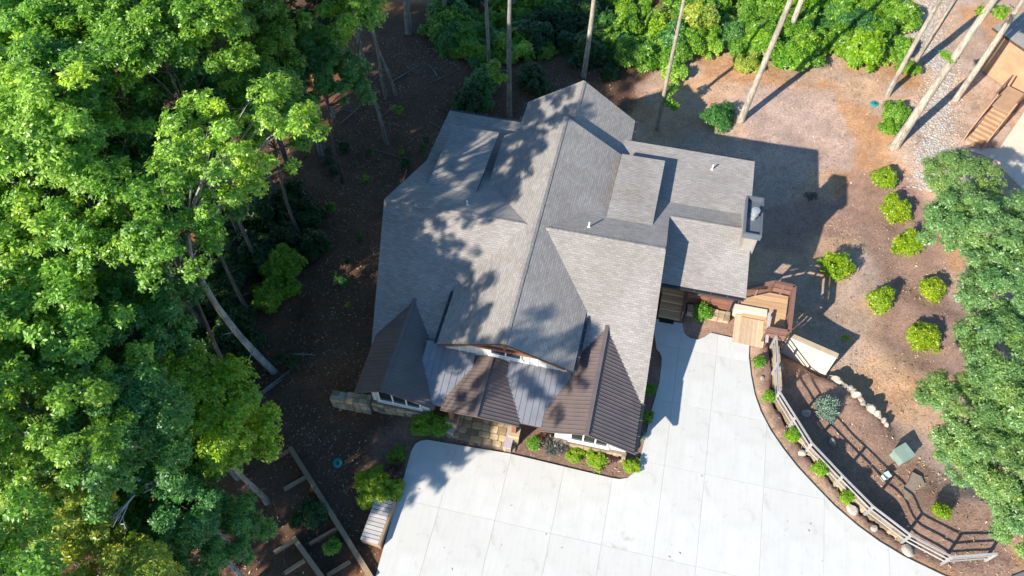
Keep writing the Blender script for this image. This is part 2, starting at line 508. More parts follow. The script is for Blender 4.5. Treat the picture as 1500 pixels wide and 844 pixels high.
def fbm(x, y, s, seed=0):
    return (vnoise(x,y,s,seed)+.5*vnoise(x,y,s/2.1,seed+1)+.25*vnoise(x,y,s/4.3,seed+2)+.12*vnoise(x,y,s/9,seed+3))/1.87

def ground_colors(x, y):
    """what the ground itself is made of: dirt, bark mulch, straw, clay, forest floor"""
    d = lambda poly: poly_dist(x, y, poly) + (fbm(x, y, 1.6, 5) - .5) * 1.6
    sm = lambda t: np.clip(t, 0, 1)**2 * (3 - 2*np.clip(t, 0, 1))
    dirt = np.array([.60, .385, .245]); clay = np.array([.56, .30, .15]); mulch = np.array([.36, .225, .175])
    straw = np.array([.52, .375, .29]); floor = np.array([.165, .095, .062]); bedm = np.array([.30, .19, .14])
    col = np.tile(dirt, (len(x), 1))
    def over(c, a): return col*(1-a[:, None]) + c*a[:, None]
    n1 = fbm(x, y, 5, 11); n2 = fbm(x, y, 3, 21); n3 = fbm(x, y, 1.2, 31)
    col = over(straw, sm((n2-.38)*4))
    col = over(clay, sm((n1-.5)*6)*.9)
    m1 = d([(15.5,36),(22,36.5),(24.5,39.5),(28.2,38.6),(28.5,33),(27.6,30),(28,25),(27,22.5),(24,22),(21.5,24.5),(23.4,29.5),(23,33),(20,33.5),(19,30.5),(16,33)])
    col = over(mulch, sm(.5 - m1/1.2)*.85)
    m2 = d([(17.2,45.5),(18,48.2),(24.5,47.2),(25,42),(24,39),(17,40)])
    col = over(np.array([.54,.385,.31]), sm(.5 - m2/1.0)*.9)
    m3 = d([(13.6,25),(13.2,19),(15,15.5),(18.5,11),(23,9.5),(24.5,12.6),(22,15),(20.6,18),(18.2,22),(16,24.5)])
    col = over(np.array([.37,.235,.175]), sm(.5 - m3/.5))
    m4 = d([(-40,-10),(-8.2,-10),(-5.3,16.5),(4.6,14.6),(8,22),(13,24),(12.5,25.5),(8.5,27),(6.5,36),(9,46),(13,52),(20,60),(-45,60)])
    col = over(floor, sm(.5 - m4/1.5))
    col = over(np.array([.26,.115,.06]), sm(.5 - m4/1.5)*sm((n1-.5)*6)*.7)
    m5 = poly_dist(x, y, [(-2.9,16.9),(-4.5,17.2),(-5.3,16.4),(-7.5,14.5),(-7.2,17.5),(-4.5,19),(0.5,18.5),(6.2,18),(7.4,23),(8.3,24),(7.9,20),(6.9,17),(6.2,15),(5.4,14.8),(-.3,16.2)])
    col = over(bedm, sm(.5 - m5/.8))
    m6 = poly_dist(x, y, [(9.6,24.3),(9.6,23.3),(10.4,23),(11.2,23.4),(13.2,22.9),(13.2,24.4),(10,25.3)])
    col = over(np.array([.42,.265,.19]), sm(.5 - m6/.2))
    col *= (.78 + .44*n3)[:, None]
    col *= (.86 + .28*vnoise(x, y, .27, 41))[:, None]
    return np.clip(col, 0.01, 1)

def build_ground():
    xs = np.concatenate([np.linspace(-160,-40,13)[:-1], np.arange(-40,-26,1.0), np.arange(-26,40,.34), np.linspace(40.2,160,13)])
    ys = np.concatenate([np.linspace(-80,-8,9)[:-1], np.arange(-8,8,1.0), np.arange(8,60,.34), np.linspace(60.5,220,15)])
    X, Y = np.meshgrid(xs, ys)
    Z = terrain(X.ravel(), Y.ravel())
    # keep the ground under the house and the concrete
    drv = poly_dist(X.ravel(), Y.ravel(), DRIVE)
    Z = np.where(drv < -.25, np.minimum(Z, -.09), Z)
    nx, ny = len(xs), len(ys)
    co = np.stack([X.ravel(), Y.ravel(), Z], 1)
    i = np.arange(nx-1); j = np.arange(ny-1)
    I, J = np.meshgrid(i, j)
    a = (J*nx + I).ravel()
    faces = np.stack([a, a+1, a+nx+1, a+nx], 1)
    me = bpy.data.meshes.new('ground')
    me.vertices.add(len(co)); me.vertices.foreach_set('co', co.ravel())
    me.loops.add(faces.size); me.loops.foreach_set('vertex_index', faces.ravel())
    me.polygons.add(len(faces)); me.polygons.foreach_set('loop_start', np.arange(0, faces.size, 4))
    me.polygons.foreach_set('loop_total', np.full(len(faces), 4))
    me.update(calc_edges=True)
    me.polygons.foreach_set('use_smooth', np.ones(len(faces), bool))
    ca = me.color_attributes.new('soil', 'FLOAT_COLOR', 'POINT')
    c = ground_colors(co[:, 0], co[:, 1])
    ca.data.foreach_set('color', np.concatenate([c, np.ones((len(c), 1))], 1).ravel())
    m, nt, b = new_mat('soil_and_mulch')
    at = nt.nodes.new('ShaderNodeAttribute'); at.attribute_name = 'soil'
    oc = coords(nt)
    f1 = noise(nt, 7, 8, .75, oc, .5)
    f2 = noise(nt, 30, 5, .7, oc)
    col = mixc(nt, .9, at.outputs['Color'], ramp(nt, f1, [(.28, (.50, .48, .46)), (.5, (1,)*3), (.72, (1.4, 1.38, 1.36))]), 'MULTIPLY')
    col = mixc(nt, .85, col, ramp(nt, f2, [(.32, (.45, .43, .42)), (.55, (1.05,)*3), (.72, (1.55, 1.5, 1.45))]), 'MULTIPLY')
    nt.links.new(col, b.inputs['Base Color'])
    b.inputs['Roughness'].default_value = .95
    b.inputs['Specular IOR Level'].default_value = .1
    ad = N(nt, 'ShaderNodeMath', operation='ADD'); nt.links.new(f1, ad.inputs[0]); nt.links.new(f2, ad.inputs[1])
    bump(nt, b, ad.outputs[0], .9, .07)
    me.materials.append(m)
    o = bpy.data.objects.new('ground', me)
    C.objects.link(o)
    tag(o, kind='structure')
build_ground()

# ------------------------------------------------------------------ driveway: separate concrete panels with open joints
def build_driveway():
    hd = [to_h(*p) for p in DRIVE]
    root = empty('driveway', (3, 12, 0), TH)
    tag(root, kind='structure')
    ou, ov = to_h(3, 12)
    mb = MB(); mb.prism(hd, -.30, -.012)
    mb.build('joint_bed', DIRTDARK, root, (ou, ov, 0))
    us = [-12, -9.3, -6.5, -3.7, -.95, 1.5, 3.95, 5.97, 8.87, 11.8, 14.8, 17.9, 21]
    vs = [-12, -7, -2.4, 2.6, 7.6, 12.35, 17.0, 20.6, 24, 28, 32]
    g = .0045
    for i in range(len(us)-1):
        for j in range(len(vs)-1):
            p = cell(hd, us[i]+g, us[i+1]-g, vs[j]+g, vs[j+1]-g)
            if not p: continue
            mb = MB(); mb.prism(p, -.2, .03)
            cx, cy = sum(q[0] for q in p)/len(p), sum(q[1] for q in p)/len(p)
            o = mb.build('concrete_panel', CONC, root, (cx, cy, 0))
            o.location = (cx-ou, cy-ov, R.uniform(-.003, .003))
build_driveway()
mb = MB(); mb.prism([(22.35, 9.2), (23.2, 10.25), (25.2, 10.9), (60, 13), (60, -40), (22.35, -20)], -.2, .035)
tag(mb.build('road', ASPHALT), kind='structure')

# ------------------------------------------------------------------ foliage
def make_leaves(name, pos, nrm, tint, nleaf, L, W, mat, seed, spread=(-.35, .5)):
    """rosettes of pointed leaves: one per (pos, nrm)"""
    rg = np.random.default_rng(seed)
    n = len(pos)
    nrm = nrm / (np.linalg.norm(nrm, axis=1, keepdims=True) + 1e-9)
    ref = np.where(np.abs(nrm[:, 2:3]) < .9, np.array([[0, 0, 1.]]), np.array([[1., 0, 0]]))
    e1 = np.cross(nrm, ref); e1 /= np.linalg.norm(e1, axis=1, keepdims=True)
    e2 = np.cross(nrm, e1)
    a0 = rg.random(n) * 6.283
    V = []
    for k in range(nleaf):
        a = a0 + k * 6.283 / nleaf + rg.normal(0, .25, n)
        b = rg.uniform(spread[0], spread[1], n)
        t = np.cos(a)[:, None]*e1 + np.sin(a)[:, None]*e2
        d = t*np.cos(b)[:, None] + nrm*np.sin(b)[:, None]
        s = np.cross(nrm, t)
        tw = rg.normal(0, .35, n)[:, None]
        s = s*np.cos(tw) + nrm*np.sin(tw)
        l = (L*rg.uniform(.7, 1.25, n))[:, None]
        w = W*l/L
        base = pos + d*l*.08
        V.append(np.stack([base, pos + d*l*.55 + s*w*.5, pos + d*l - nrm*l*.12, pos + d*l*.55 - s*w*.5], 1))
    V = np.concatenate(V, 0).reshape(-1, 3)
    nf = len(V)//4
    me = bpy.data.meshes.new(name)
    me.vertices.add(len(V)); me.vertices.foreach_set('co', V.astype(np.float32).ravel())
    me.loops.add(len(V)); me.loops.foreach_set('vertex_index', np.arange(len(V), dtype=np.int32))
    me.polygons.add(nf); me.polygons.foreach_set('loop_start', np.arange(0, len(V), 4, dtype=np.int32))
    me.polygons.foreach_set('loop_total', np.full(nf, 4, np.int32))
    me.update(calc_edges=True)
    at = me.attributes.new('tint', 'FLOAT', 'POINT')
    at.data.foreach_set('value', np.repeat(np.tile(tint, nleaf), 4).astype(np.float32))
    me.materials.append(mat)
    return me

def unit(n, rg, zmin=-1.0):
    v = rg.normal(size=(n*4, 3)); v /= np.linalg.norm(v, axis=1, keepdims=True)
    v = v[v[:, 2] > zmin]
    return v[:n]

def crown(name, seed, rad, ncl, ntuft, nleaf, L, W, mat, inner=.45, rc=(.55, 1.0), zmin=-.5, flat=.62, spread=(-.35,.5)):
    rg = np.random.default_rng(seed)
    d = unit(ncl, rg, zmin)
    r = rg.uniform(inner, 1.0, ncl)**.7
    # lobes: a low-frequency bumpy outline so that no two crowns are round
    ang = np.arctan2(d[:, 1], d[:, 0])
    lob = 1 + .16*np.sin(ang*2+rg.uniform(0,6)) + .12*np.sin(ang*3+rg.uniform(0,6)) + .08*np.sin(ang*5+rg.uniform(0,6))
    cc = d * (r*lob)[:, None] * np.array(rad)
    rcl = rg.uniform(rc[0], rc[1], ncl)
    P_, N_, T_ = [], [], []
    for i in range(ncl):
        n = max(4, int(ntuft * (rcl[i]/np.mean(rcl))**1.6))
        dd = unit(n, rg, -.55)
        p = cc[i] + dd * (rg.random(len(dd))**.45)[:, None] * rcl[i] * np.array([1, 1, flat])
        nr = dd*.55 + d[i]*.35 + np.array([0, 0, .75]) + rg.normal(0, .22, dd.shape)
        P_.append(p); N_.append(nr); T_.append(np.full(len(dd), np.clip(rg.normal(.5, .2), 0, 1)) + rg.normal(0, .06, len(dd)))
    return make_leaves(name, np.concatenate(P_), np.concatenate(N_), np.clip(np.concatenate(T_), 0, 1), nleaf, L, W, mat, seed+1, spread), cc

CROWNS = {}
for k, (seed, rad, ncl, nt_) in enumerate([(11, (3.0,3.0,2.4), 92, 58), (12, (3.3,2.7,2.6), 98, 56), (13, (2.6,3.1,2.2), 84, 58), (14, (2.8,2.8,2.9), 94, 56)]):
    CROWNS['oak%d' % k] = crown('crown_leaves', seed, rad, ncl, nt_, 6, .185, .078, L_OAK, rc=(.28, .78), inner=.35)
for k, (seed, rad) in enumerate([(41, (3.0,2.9,2.2)), (42, (2.8,3.2,2.4))]):
    CROWNS['open%d' % k] = crown('crown_leaves', seed, rad, 60, 36, 6, .18, .076, L_OAK, rc=(.22, .62), inner=.3)
CROWNS['fine'] = crown('crown_leaves', 21, (2.7,2.7,1.7), 70, 62, 6, .19, .075, L_GREY, inner=.42, rc=(.38,.72))
CROWNS['fine1'] = crown('crown_leaves', 23, (2.5,2.8,1.6), 70, 62, 6, .19, .075, L_GREY, inner=.42, rc=(.38,.72))
CROWNS['maple'] = crown('crown_leaves', 22, (2.1,2.2,2.2), 80, 56, 6, .17, .085, L_LIME, inner=.3, rc=(.4,.7))
CROWNS['sparse'] = crown('crown_leaves', 31, (1.7,2.0,2.2), 22, 34, 6, .25, .11, L_OAK, rc=(.4,.7))
CROWNS['sprig'] = crown('crown_leaves', 32, (.5,.5,.5), 7, 14, 6, .2, .09, L_OAK, rc=(.2,.36))

def bark_path(base, top, seed, wob=.25, n=8):
    rg = random.Random(seed)
    b, t = Vector(base), Vector(top)
    ph = rg.uniform(0, 6); ph2 = rg.uniform(0, 6)
    pts = []
    for i in range(n+1):
        s = i/n
        p = b.lerp(t, s)
        p.x += wob*math.sin(s*4.2+ph)*s*(1.2-s)*1.6
        p.y += wob*math.sin(s*3.4+ph2)*s*(1.2-s)*1.6
        pts.append(p)
    return pts

def tree(x, y, ctop, var, scale, lmat, label, group=None, r0=.17, top=None, bark=None, seed=0, name='oak_tree', limbs=12, wob=.35, sprigs=(), fork=False, rz=None, via=None):
    """x,y foot; top = (x,y) of the crown centre (a leaning trunk), ctop = its height above z=0"""
    rg = random.Random(1000+seed)
    z0 = zt(x, y)
    top = top or (x + rg.uniform(-.5, .5), y + rg.uniform(-.5, .5))
    root = empty(name, (x, y, z0))
    tag(root, label, 'tree', group)
    rel = Vector((top[0]-x, top[1]-y, ctop-z0))
    me, cc = CROWNS[var]
    rz = rg.uniform(0, 6.28) if rz is None else rz
    cr = bpy.data.objects.new('crown', me)
    C.objects.link(cr); cr.parent = root
    cr.location = rel; cr.scale = (scale,)*3; cr.rotation_euler = (0, 0, rz)
    if lmat:
        cr.material_slots[0].link = 'OBJECT'; cr.material_slots[0].material = lmat
    mb = MB()
    pts = bark_path((0, 0, -.3), rel, seed, wob)
    if via:
        vp = Vector((via[0]-x, via[1]-y, via[2]-z0)); t_ = vp.z/rel.z
        for q, p in enumerate(pts):
            s_ = q/(len(pts)-1); k_ = s_/t_ if s_ < t_ else (1-s_)/(1-t_)
            p += (vp - rel*t_) * (math.sin(min(k_,1)*math.pi/2))
    n = len(pts)
    rad = [r0*(1 - .72*i/(n-1)) * (1.25 if i == 0 else 1) for i in range(n)]
    rad[0] = r0*1.5
    pts.insert(1, pts[0].lerp(pts[1], .22)); rad.insert(1, r0*1.02); n += 1
    mb.tube(pts, rad, 12)
    for _ in range(5):
        k = rg.randint(2, n-4); a_ = rg.uniform(0, 6.28)
        p = pts[k].lerp(pts[k+1], rg.random()); q = p + Vector((math.cos(a_), math.sin(a_), .5))*rg.uniform(.25, .8)
        mb.tube([p, q], [rad[k]*.22, rad[k]*.1], 5)
    M = Matrix.Rotation(rz, 3, 'Z')
    idx = list(range(len(cc))); rg.shuffle(idx)
    for i in idx[:limbs]:
        e = rel + M @ (Vector(cc[i]) * scale)
        k = rg.randint(n-3, n-2)
        a = pts[k]
        if e.z < a.z + .3: continue
        m_ = a.lerp(e, .5) + Vector((rg.uniform(-.3,.3), rg.uniform(-.3,.3), -.25))
        m2 = a.lerp(e, .8) + Vector((rg.uniform(-.15,.15), rg.uniform(-.15,.15), .1))
        rr = rad[k]*.5
        mb.tube([a, m_, m2, e], [rr, rr*.62, rr*.4, rr*.15], 6)
        for _ in range(2):
            q = m2 + Vector((rg.uniform(-1,1), rg.uniform(-1,1), rg.uniform(0,.7)))
            mb.tube([m_.lerp(m2, rg.random()), q], [rr*.3, rr*.08], 5)
    if fork:
        k = n-3
        q = pts[k] + Vector((rg.uniform(.8,1.4), rg.uniform(-.3,.3), 3.2))
        mb.tube([pts[k], pts[k].lerp(q, .5)+Vector((.2,0,-.1)), q], [rad[k]*.7, rad[k]*.55, rad[k]*.3], 8)
    mb.build('trunk', bark or BARK_D, root, smooth=True)
    for (h, dx, dy) in sprigs:
        s = h/(ctop-z0); p = pts[0].lerp(pts[-1], s)
        q = p + Vector((dx, dy, .25))
        mb = MB(); mb.tube([p, p.lerp(q,.5)+Vector((0,0,.12)), q], [.04, .03, .012], 5)
        br = mb.build('side_branch', bark or BARK_D, root)
        lf = bpy.data.objects.new('leaf_spray', CROWNS['sprig'][0]); C.objects.link(lf); lf.parent = br
        lf.location = q; lf.rotation_euler = (0, 0, rg.uniform(0, 6))
        lf.scale = (rg.uniform(.8, 1.2),)*3
        if lmat: lf.material_slots[0].link = 'OBJECT'; lf.material_slots[0].material = L_BUSH
    return root

# ------------------------------------------------------------------ the house (u = along the ridge, v = front to back, both turned by TH)
HO = (-4.0, 26.0, 0.0)
hw = to_w(HO[0], HO[1])
house = empty('house', (hw[0], hw[1], 0), TH)
tag(house, 'sprawling house under grey shingles with brown metal gables along its front', 'house')
def hb(mb, name, mats, parent=house, uv=False, smooth=False):
    o = mb.build(name, mats, parent, HO if parent is house else (0,0,0), smooth, uv)
    return o
def hsub(mb, name, mats, part, uv=False, smooth=False):
    return mb.build(name, mats, part, HO, smooth, uv)

P1, P2 = .3346, .3505
def zf(v): return 5.0 - P1*(26.75 - v)
def zr(v): return 5.0 - P2*(v - 26.75)
T = .15
def roof(name, polys, mats=(None, None), t=T):
    mb = MB()
    for p in polys: mb.slab(p, t, 0, 1)
    return hb(mb, name, [mats[0] or SHINGLE, mats[1] or TRIM], uv=True)

# walls
mb = MB()
mb.extrude_u([(19.45,-1), (19.45,zf(19.45)-.17), (26.75,4.82), (31.6,3.12), (35.7,2.88), (35.7,-4.2), (26,-4.2), (26,-1)], -11.45, 1.85)
main_wall = hb(mb, 'main_wall', SIDING)
mb = MB()
mb.extrude_u([(27.7,-4.0), (27.7,3.1), (30.05,3.67), (31.6,3.12), (35.7,2.88), (35.7,-4.2)], 1.853, 6.2)
wing_wall = hb(mb, 'wing_wall', SIDING)
CU0, CP = -4.83, .432
def zc(u): return 5.22 - CP*abs(u - CU0)
mb = MB()
mb.extrude_v([(-7.95,.05), (-1.7,.05), (-1.7,zc(-1.7)-.17), (CU0,5.04), (-7.95,zc(-7.95)-.17)], 19.55, 33.8)
cross_wall = hb(mb, 'cross_gable_wall', SIDING)

# shingle roofs
front = roof('front_roof_slope', [[(-11.87,18.95,zf(18.95)), (2.32,18.95,zf(18.95)), (2.1,26.75,5.0), (-13.37,26.75,5.0)]])
rear = roof('rear_roof_slope', [[(-13.37,26.75,5.0), (2.1,26.75,5.0), (2.1,30.05,zr(30.05)), (6.62,30.05,zr(30.05)), (6.6,31.6,zr(31.6)), (-12.55,31.6,zr(31.6))]])
low = roof('low_rear_roof', [[(-12.55,31.6,zr(31.6)), (6.6,31.6,zr(31.6)), (6.66,36.2,3.06), (-12.45,36.35,3.052)]])
wing = roof('wing_front_slope', [[(2.0,30.05,zr(30.05)), (6.62,30.05,zr(30.05)), (6.78,26.1,2.9), (2.0,26.1,2.9)]])
crossL = roof('cross_gable_roof', [[(-8.3,19.2,zc(-8.3)), (CU0,19.1,5.22), (CU0,35.2,5.22), (-8.45,34.3,zc(-8.45))],
                                   [(-1.35,19.2,zc(-1.35)), (CU0,19.1,5.22), (CU0,35.2,5.22), (-1.25,34.35,zc(-1.25))]])
PU, PP = -4.45, .45
def zp(u): return 4.5 - PP*abs(u - PU)
porch = roof('rear_porch_roof', [[(-7.8,33.2,zp(-7.8)), (PU,33.2,4.5), (PU,39.4,4.5), (-7.8,38.3,zp(-7.8))],
                                 [(-.85,33.2,zp(-.85)), (PU,33.2,4.5), (PU,39.4,4.5), (-.85,38.25,zp(-.85))]])
def dormer(u0, u1, v0, v1, z0, z1):
    o = roof('shed_dormer_roof', [[(u0-.08, v0, z0), (u1-.08, v0, z0), (u1+.05, v1, z1), (u0+.05, v1, z1)]], t=.13)
    mb = MB()
    mb.extrude_u([(v0+.5, 3.0), (v0+.5, z0-.17), (v1-.32, z1-.15), (v1-.32, 2.7)], u0+.22, u1-.22)
    w = hb(mb, 'dormer_wall', SIDING)
    for k in range(3):
        a = u0+.45 + k*(u1-u0-.9)/3
        mb = MB(); mb.box((a, v1-.318, 3.3), (a+.6, v1-.26, 3.78))
        f = hsub(mb, 'dormer_window', WHITE, w)
    return o
dormer(-11.58, -8.72, 28.2, 34.2, 4.285, 4.0)
dormer(-1.25, 1.3, 28.0, 34.1, 4.32, 4.0)

# ridge caps: overlapping cap shingles along each shingle ridge
def ridge_caps(p, q, parent, dz=.02, w=.3):
    p, q = Vector(p), Vector(q)
    n = int((q-p).length/.3)
    mb = MB()
    for i in range(n):
        a, b = p.lerp(q, i/n), p.lerp(q, (i+1)/n)
        s = (q-p).normalized().cross(Vector((0,0,1)))*w/2
        dl = .055
        mb.add([a+Vector((0,0,dz+.012)), a+s+Vector((0,0,dz-dl+.012)), b+s+Vector((0,0,dz-dl)), b+Vector((0,0,dz)), a-s+Vector((0,0,dz-dl+.012)), b-s+Vector((0,0,dz-dl))],
               [(0,1,2,3), (4,0,3,5)])
    return hsub(mb, 'ridge_cap', SHINGLE, parent, uv=True)
ridge_caps((-13.3,26.75,5.0), (-5.35,26.75,5.0), front)
ridge_caps((2.05,26.75,5.0), (-4.3,26.75,5.0), front)
ridge_caps((CU0,19.15,5.22), (CU0,35.15,5.22), crossL)
ridge_caps((PU,35.3,4.5), (PU,39.35,4.5), porch)
ridge_caps((2.2,30.05,zr(30.05)), (6.42,30.05,zr(30.05)), wing)

# standing seam metal roofs over the front
def seam_slope(name, r0, r1, e1, e0, along, mat, step=.2, parent=house, edge_mat=None):
    """quad roof slope r0-r1 (ridge), e1-e0 (eave) with raised seams running down it"""
    mb = MB()
    mb.slab([r0, r1, e1, e0], .09, 0, 1)
    r0, r1, e0, e1 = map(Vector, (r0, r1, e0, e1))
    n = max(2, int((r1-r0).length/step))
    nrm = (r1-r0).cross(e0-r0).normalized()
    if nrm.z < 0: nrm = -nrm
    for i in range(n+1):
        t = i/n
        a, b = r0.lerp(r1, t), e0.lerp(e1, t)
        mb.beam(a + nrm*.012, b + nrm*.012, .026, .032, 0, up=nrm)
    return hb(mb, name, [mat, edge_mat or TRIM])

def metal_gable(uR, zR, vB, vF, uL, uE, vL, vE, p, wall, wfront, stone=False):
    zL, zE = zR - p*(uR-uL), zR - p*(uE-uR)
    a = seam_slope('metal_gable_slope', (uR,vB,zR), (uR,vF,zR), (uL,vL,zL), (uL,vB,zL), 'u', METAL, .22)
    b = seam_slope('metal_gable_slope', (uR,vB,zR), (uR,vF,zR), (uE,vE,zE), (uE,vB,zE), 'u', METAL)
    mb = MB(); mb.beam((uR, vB, zR+.03), (uR, vF, zR+.03), .20, .05)
    hsub(mb, 'metal_ridge_cap', METAL, a)
    return a, b
GP = .47
metal_gable(-10.28, 3.31, 21.9, 16.25, -11.8, -7.75, 16.2, 16.42, .45, None, None)
metal_gable(-.15, 3.48, 22.4, 16.15, -2.35, 2.22, 16.32, 16.22, GP, None, None)
metal_gable(-5.52, 3.14, 19.6, 16.05, -7.42, -3.46, 16.38, 16.42, .43, None, None)
def shed_strip(u0, u1):
    return seam_slope('metal_shed_roof', (u0,19.75,2.98), (u1,19.75,2.98), (u1,16.62,2.24), (u0,16.62,2.24), 'v', METAL_L, .3)
shed_strip(-9.0, -6.4); shed_strip(-4.6, -1.45)

# front bays below the metal gables
def bay(u0, u1, v0, uR, zR, p, mat):
    mb = MB()
    mb.extrude_v([(u0,-.4), (u1,-.4), (u1,zR-p*(u1-uR)-.13), (uR,zR-.13), (u0,zR-p*(uR-u0)-.13)], v0, 19.47)
    return hb(mb, 'bay_wall', mat)
bayR = bay(-1.72, 1.9, 16.95, -.15, 3.48, GP, SIDING)
bayL = bay(-11.3, -8.25, 16.9, -10.28, 3.31, .45, SIDING)
def window(part, u0, u1, z0, z1, v, panes=3, fm=WHITE):
    mb = MB()
    w = .07
    mb.box((u0-w,v-.07,z0-w),(u1+w,v+.02,z0)); mb.box((u0-w,v-.07,z1),(u1+w,v+.02,z1+w))
    for k in range(panes+1):
        a = u0 + (u1-u0)*k/panes
        mb.box((a-w/2,v-.067,z0+.001),(a+w/2,v+.02,z1-.001))
    f = hsub(mb, 'window_frame', fm, part)
    for k in range(panes):
        a, b = u0 + (u1-u0)*k/panes, u0 + (u1-u0)*(k+1)/panes
        mb = MB(); mb.box((a+w/2+.002,v-.03,z0+.002),(b-w/2-.002,v-.008,z1-.002))
        hsub(mb, 'pane', GLASS, part)
    mb = MB(); mb.box((u0-.12,v-.14,z0-w-.06),(u1+.12,v-.01,z0-w-.002))
    hsub(mb, 'sill', fm, part)
window(bayR, -.9, .95, 1.0, 2.05, 16.95, 3)
window(bayL, -10.9, -8.7, 1.0, 1.95, 16.9, 3)
for part, u0, u1, v in ((bayR, -1.78, 1.96, 16.95), (bayL, -11.36, -8.19, 16.9)):
    mb = MB(); mb.box((u0, v-.16, -.4), (u1, v-.004, .72)); hsub(mb, 'stone_base', MORTAR, part)
    u = u0
    while u < u1-.1:
        z = -.2
        while z < .7:
            w = R.uniform(.28,.5); h = R.uniform(.16,.26)
            mb = MB(); mb.box((u+.01, v-.2-R.uniform(0,.05), z), (min(u+w,u1)-.01, v-.15, min(z+h,.74)-.015))
            hsub(mb, 'stone', STONE, part); z += h
        u += w
    mb = MB()
    for k in range(int((u1-u0)/.4)):
        a = u0+.2+k*.4; zt_ = (3.48-GP*abs(a+.15) if part is bayR else 3.31-.45*abs(a+10.28)) - .2
        if not (-.9 < a < .95 and part is bayR or -10.9 < a < -8.7 and part is bayL): mb.box((a-.02,v-.03,.76),(a+.02,v-.002,zt_))
    hsub(mb, 'batten', WHITE, part)

# timber truss and clerestory under the front of the cross gable
mb = MB()
mb.beam((-7.9,19.3,zc(-7.9)-.22), (CU0,19.3,5.0), .16, .2); mb.beam((-1.75,19.3,zc(-1.75)-.22), (CU0,19.3,5.0), .16, .2)
truss = hb(mb, 'gable_truss', RUST)
mb = MB(); mb.beam((-6.6,19.32,4.2), (-3.05,19.32,4.2), .14, .16); mb.beam((CU0,19.32,4.2), (CU0,19.32,4.95), .14, .14, up=(0,1,0))
hsub(mb, 'tie_beam', RUST, truss)
window(cross_wall, -5.6, -4.05, 3.35, 3.95, 19.55, 2)
mb = MB()
for k in range(14):
    a = -7.7 + k*.45
    if not -5.75 < a < -3.95: mb.box((a-.02,19.52,2.6),(a+.02,19.548,zc(a)-.2))
hsub(mb, 'batten', WHITE, cross_wall)

# gutters with brackets
def gutter(p, q, parent=house):
    mb = MB(); mb.beam(p, q, .13, .1)
    g = hb(mb, 'gutter', GUTTER)
    p, q = Vector(p), Vector(q)
    n = max(2, int((q-p).length/.75))
    for i in range(n+1):
        c = p.lerp(q, i/n)
        d = (q-p).normalized()
        mb = MB(); mb.beam(c-d*.015+Vector((0,0,.056)), c+d*.015+Vector((0,0,.056)), .15, .015)
        hsub(mb, 'gutter_bracket', CHASE, g)
gutter((-8.42,19.25,zc(-8.3)-.06), (-8.42,22.5,zc(-8.3)-.06))
gutter((-1.22,19.25,zc(-1.35)-.06), (-1.22,22.5,zc(-1.35)-.06))
gutter((-12.4,36.44,2.99), (-7.9,36.42,2.99)); gutter((-.8,36.3,2.99), (6.6,36.29,2.99))
gutter((2.3,26.0,2.83), (6.68,26.0,2.83))
gutter((2.32,16.3,2.31), (2.32,18.9,2.31))
gutter((-.74,36.4,2.80), (-.74,38.2,2.80)); gutter((-7.92,36.5,2.88), (-7.92,38.2,2.88))

# vent pipes
def vent(u, v, z, part):
    mb = MB(); mb.tube([(u,v,z-.2),(u,v,z+.38)], [.05,.05], 10); mb.tube([(u,v,z-.02),(u,v,z+.05)], [.12,.06], 10)
    hsub(mb, 'vent_pipe', WHITE, part)
vent(-8.9, 27.6, zr(27.6), rear); vent(-2.1, 27.55, zr(27.55), rear); vent(4.2, 34.9, 3.12, low)

# boxed chimney at the end of the wing
ch = empty('chimney', (7.06-.5-HO[0]-.03, 30.1-HO[1], 0)); ch.parent = house
CO = (6.53, 30.1, 0)
mb = MB(); mb.box((6.08,28.86,-4), (6.80,31.4,4.62)); mb.build('shaft', CHIM, ch, CO)
mb = MB()
for u in (6.06, 6.75):
    for v in (28.84, 31.34): mb.box((u,v,-4),(u+.08,v+.08,4.6))
mb.build('corner_board', BASEMENT, ch, CO)
mb = MB()
mb.box((6.0,28.75,4.62),(6.95,31.5,4.70))
for a, b in (((6.0,28.75,4.703),(6.09,31.5,5.02)), ((6.86,28.75,4.703),(6.95,31.5,5.02)), ((6.092,28.75,4.703),(6.858,28.84,5.02)), ((6.092,31.41,4.703),(6.858,31.5,5.02))): mb.box(a, b)
mb.build('chase_cover', CHASE, ch, CO)
mb = MB(); mb.tube([(6.48,30.15,4.7),(6.48,30.15,5.25)], [.14,.14], 20); mb.tube([(6.48,30.15,5.03),(6.48,30.15,5.07)], [.2,.2], 20)
fl = mb.build('flue', STEEL, ch, CO, smooth=False)
mb = MB(); mb.tube([(6.48,30.15,5.33),(6.48,30.15,5.40),(6.48,30.15,5.44)], [.235,.235,.05], 24)
for k in range(4):
    a = k*math.pi/2; mb.beam((6.48+.12*math.cos(a),30.15+.12*math.sin(a),5.2),(6.48+.12*math.cos(a),30.15+.12*math.sin(a),5.34),.02,.02)
mb.build('flue_cap', STEEL, ch, CO)

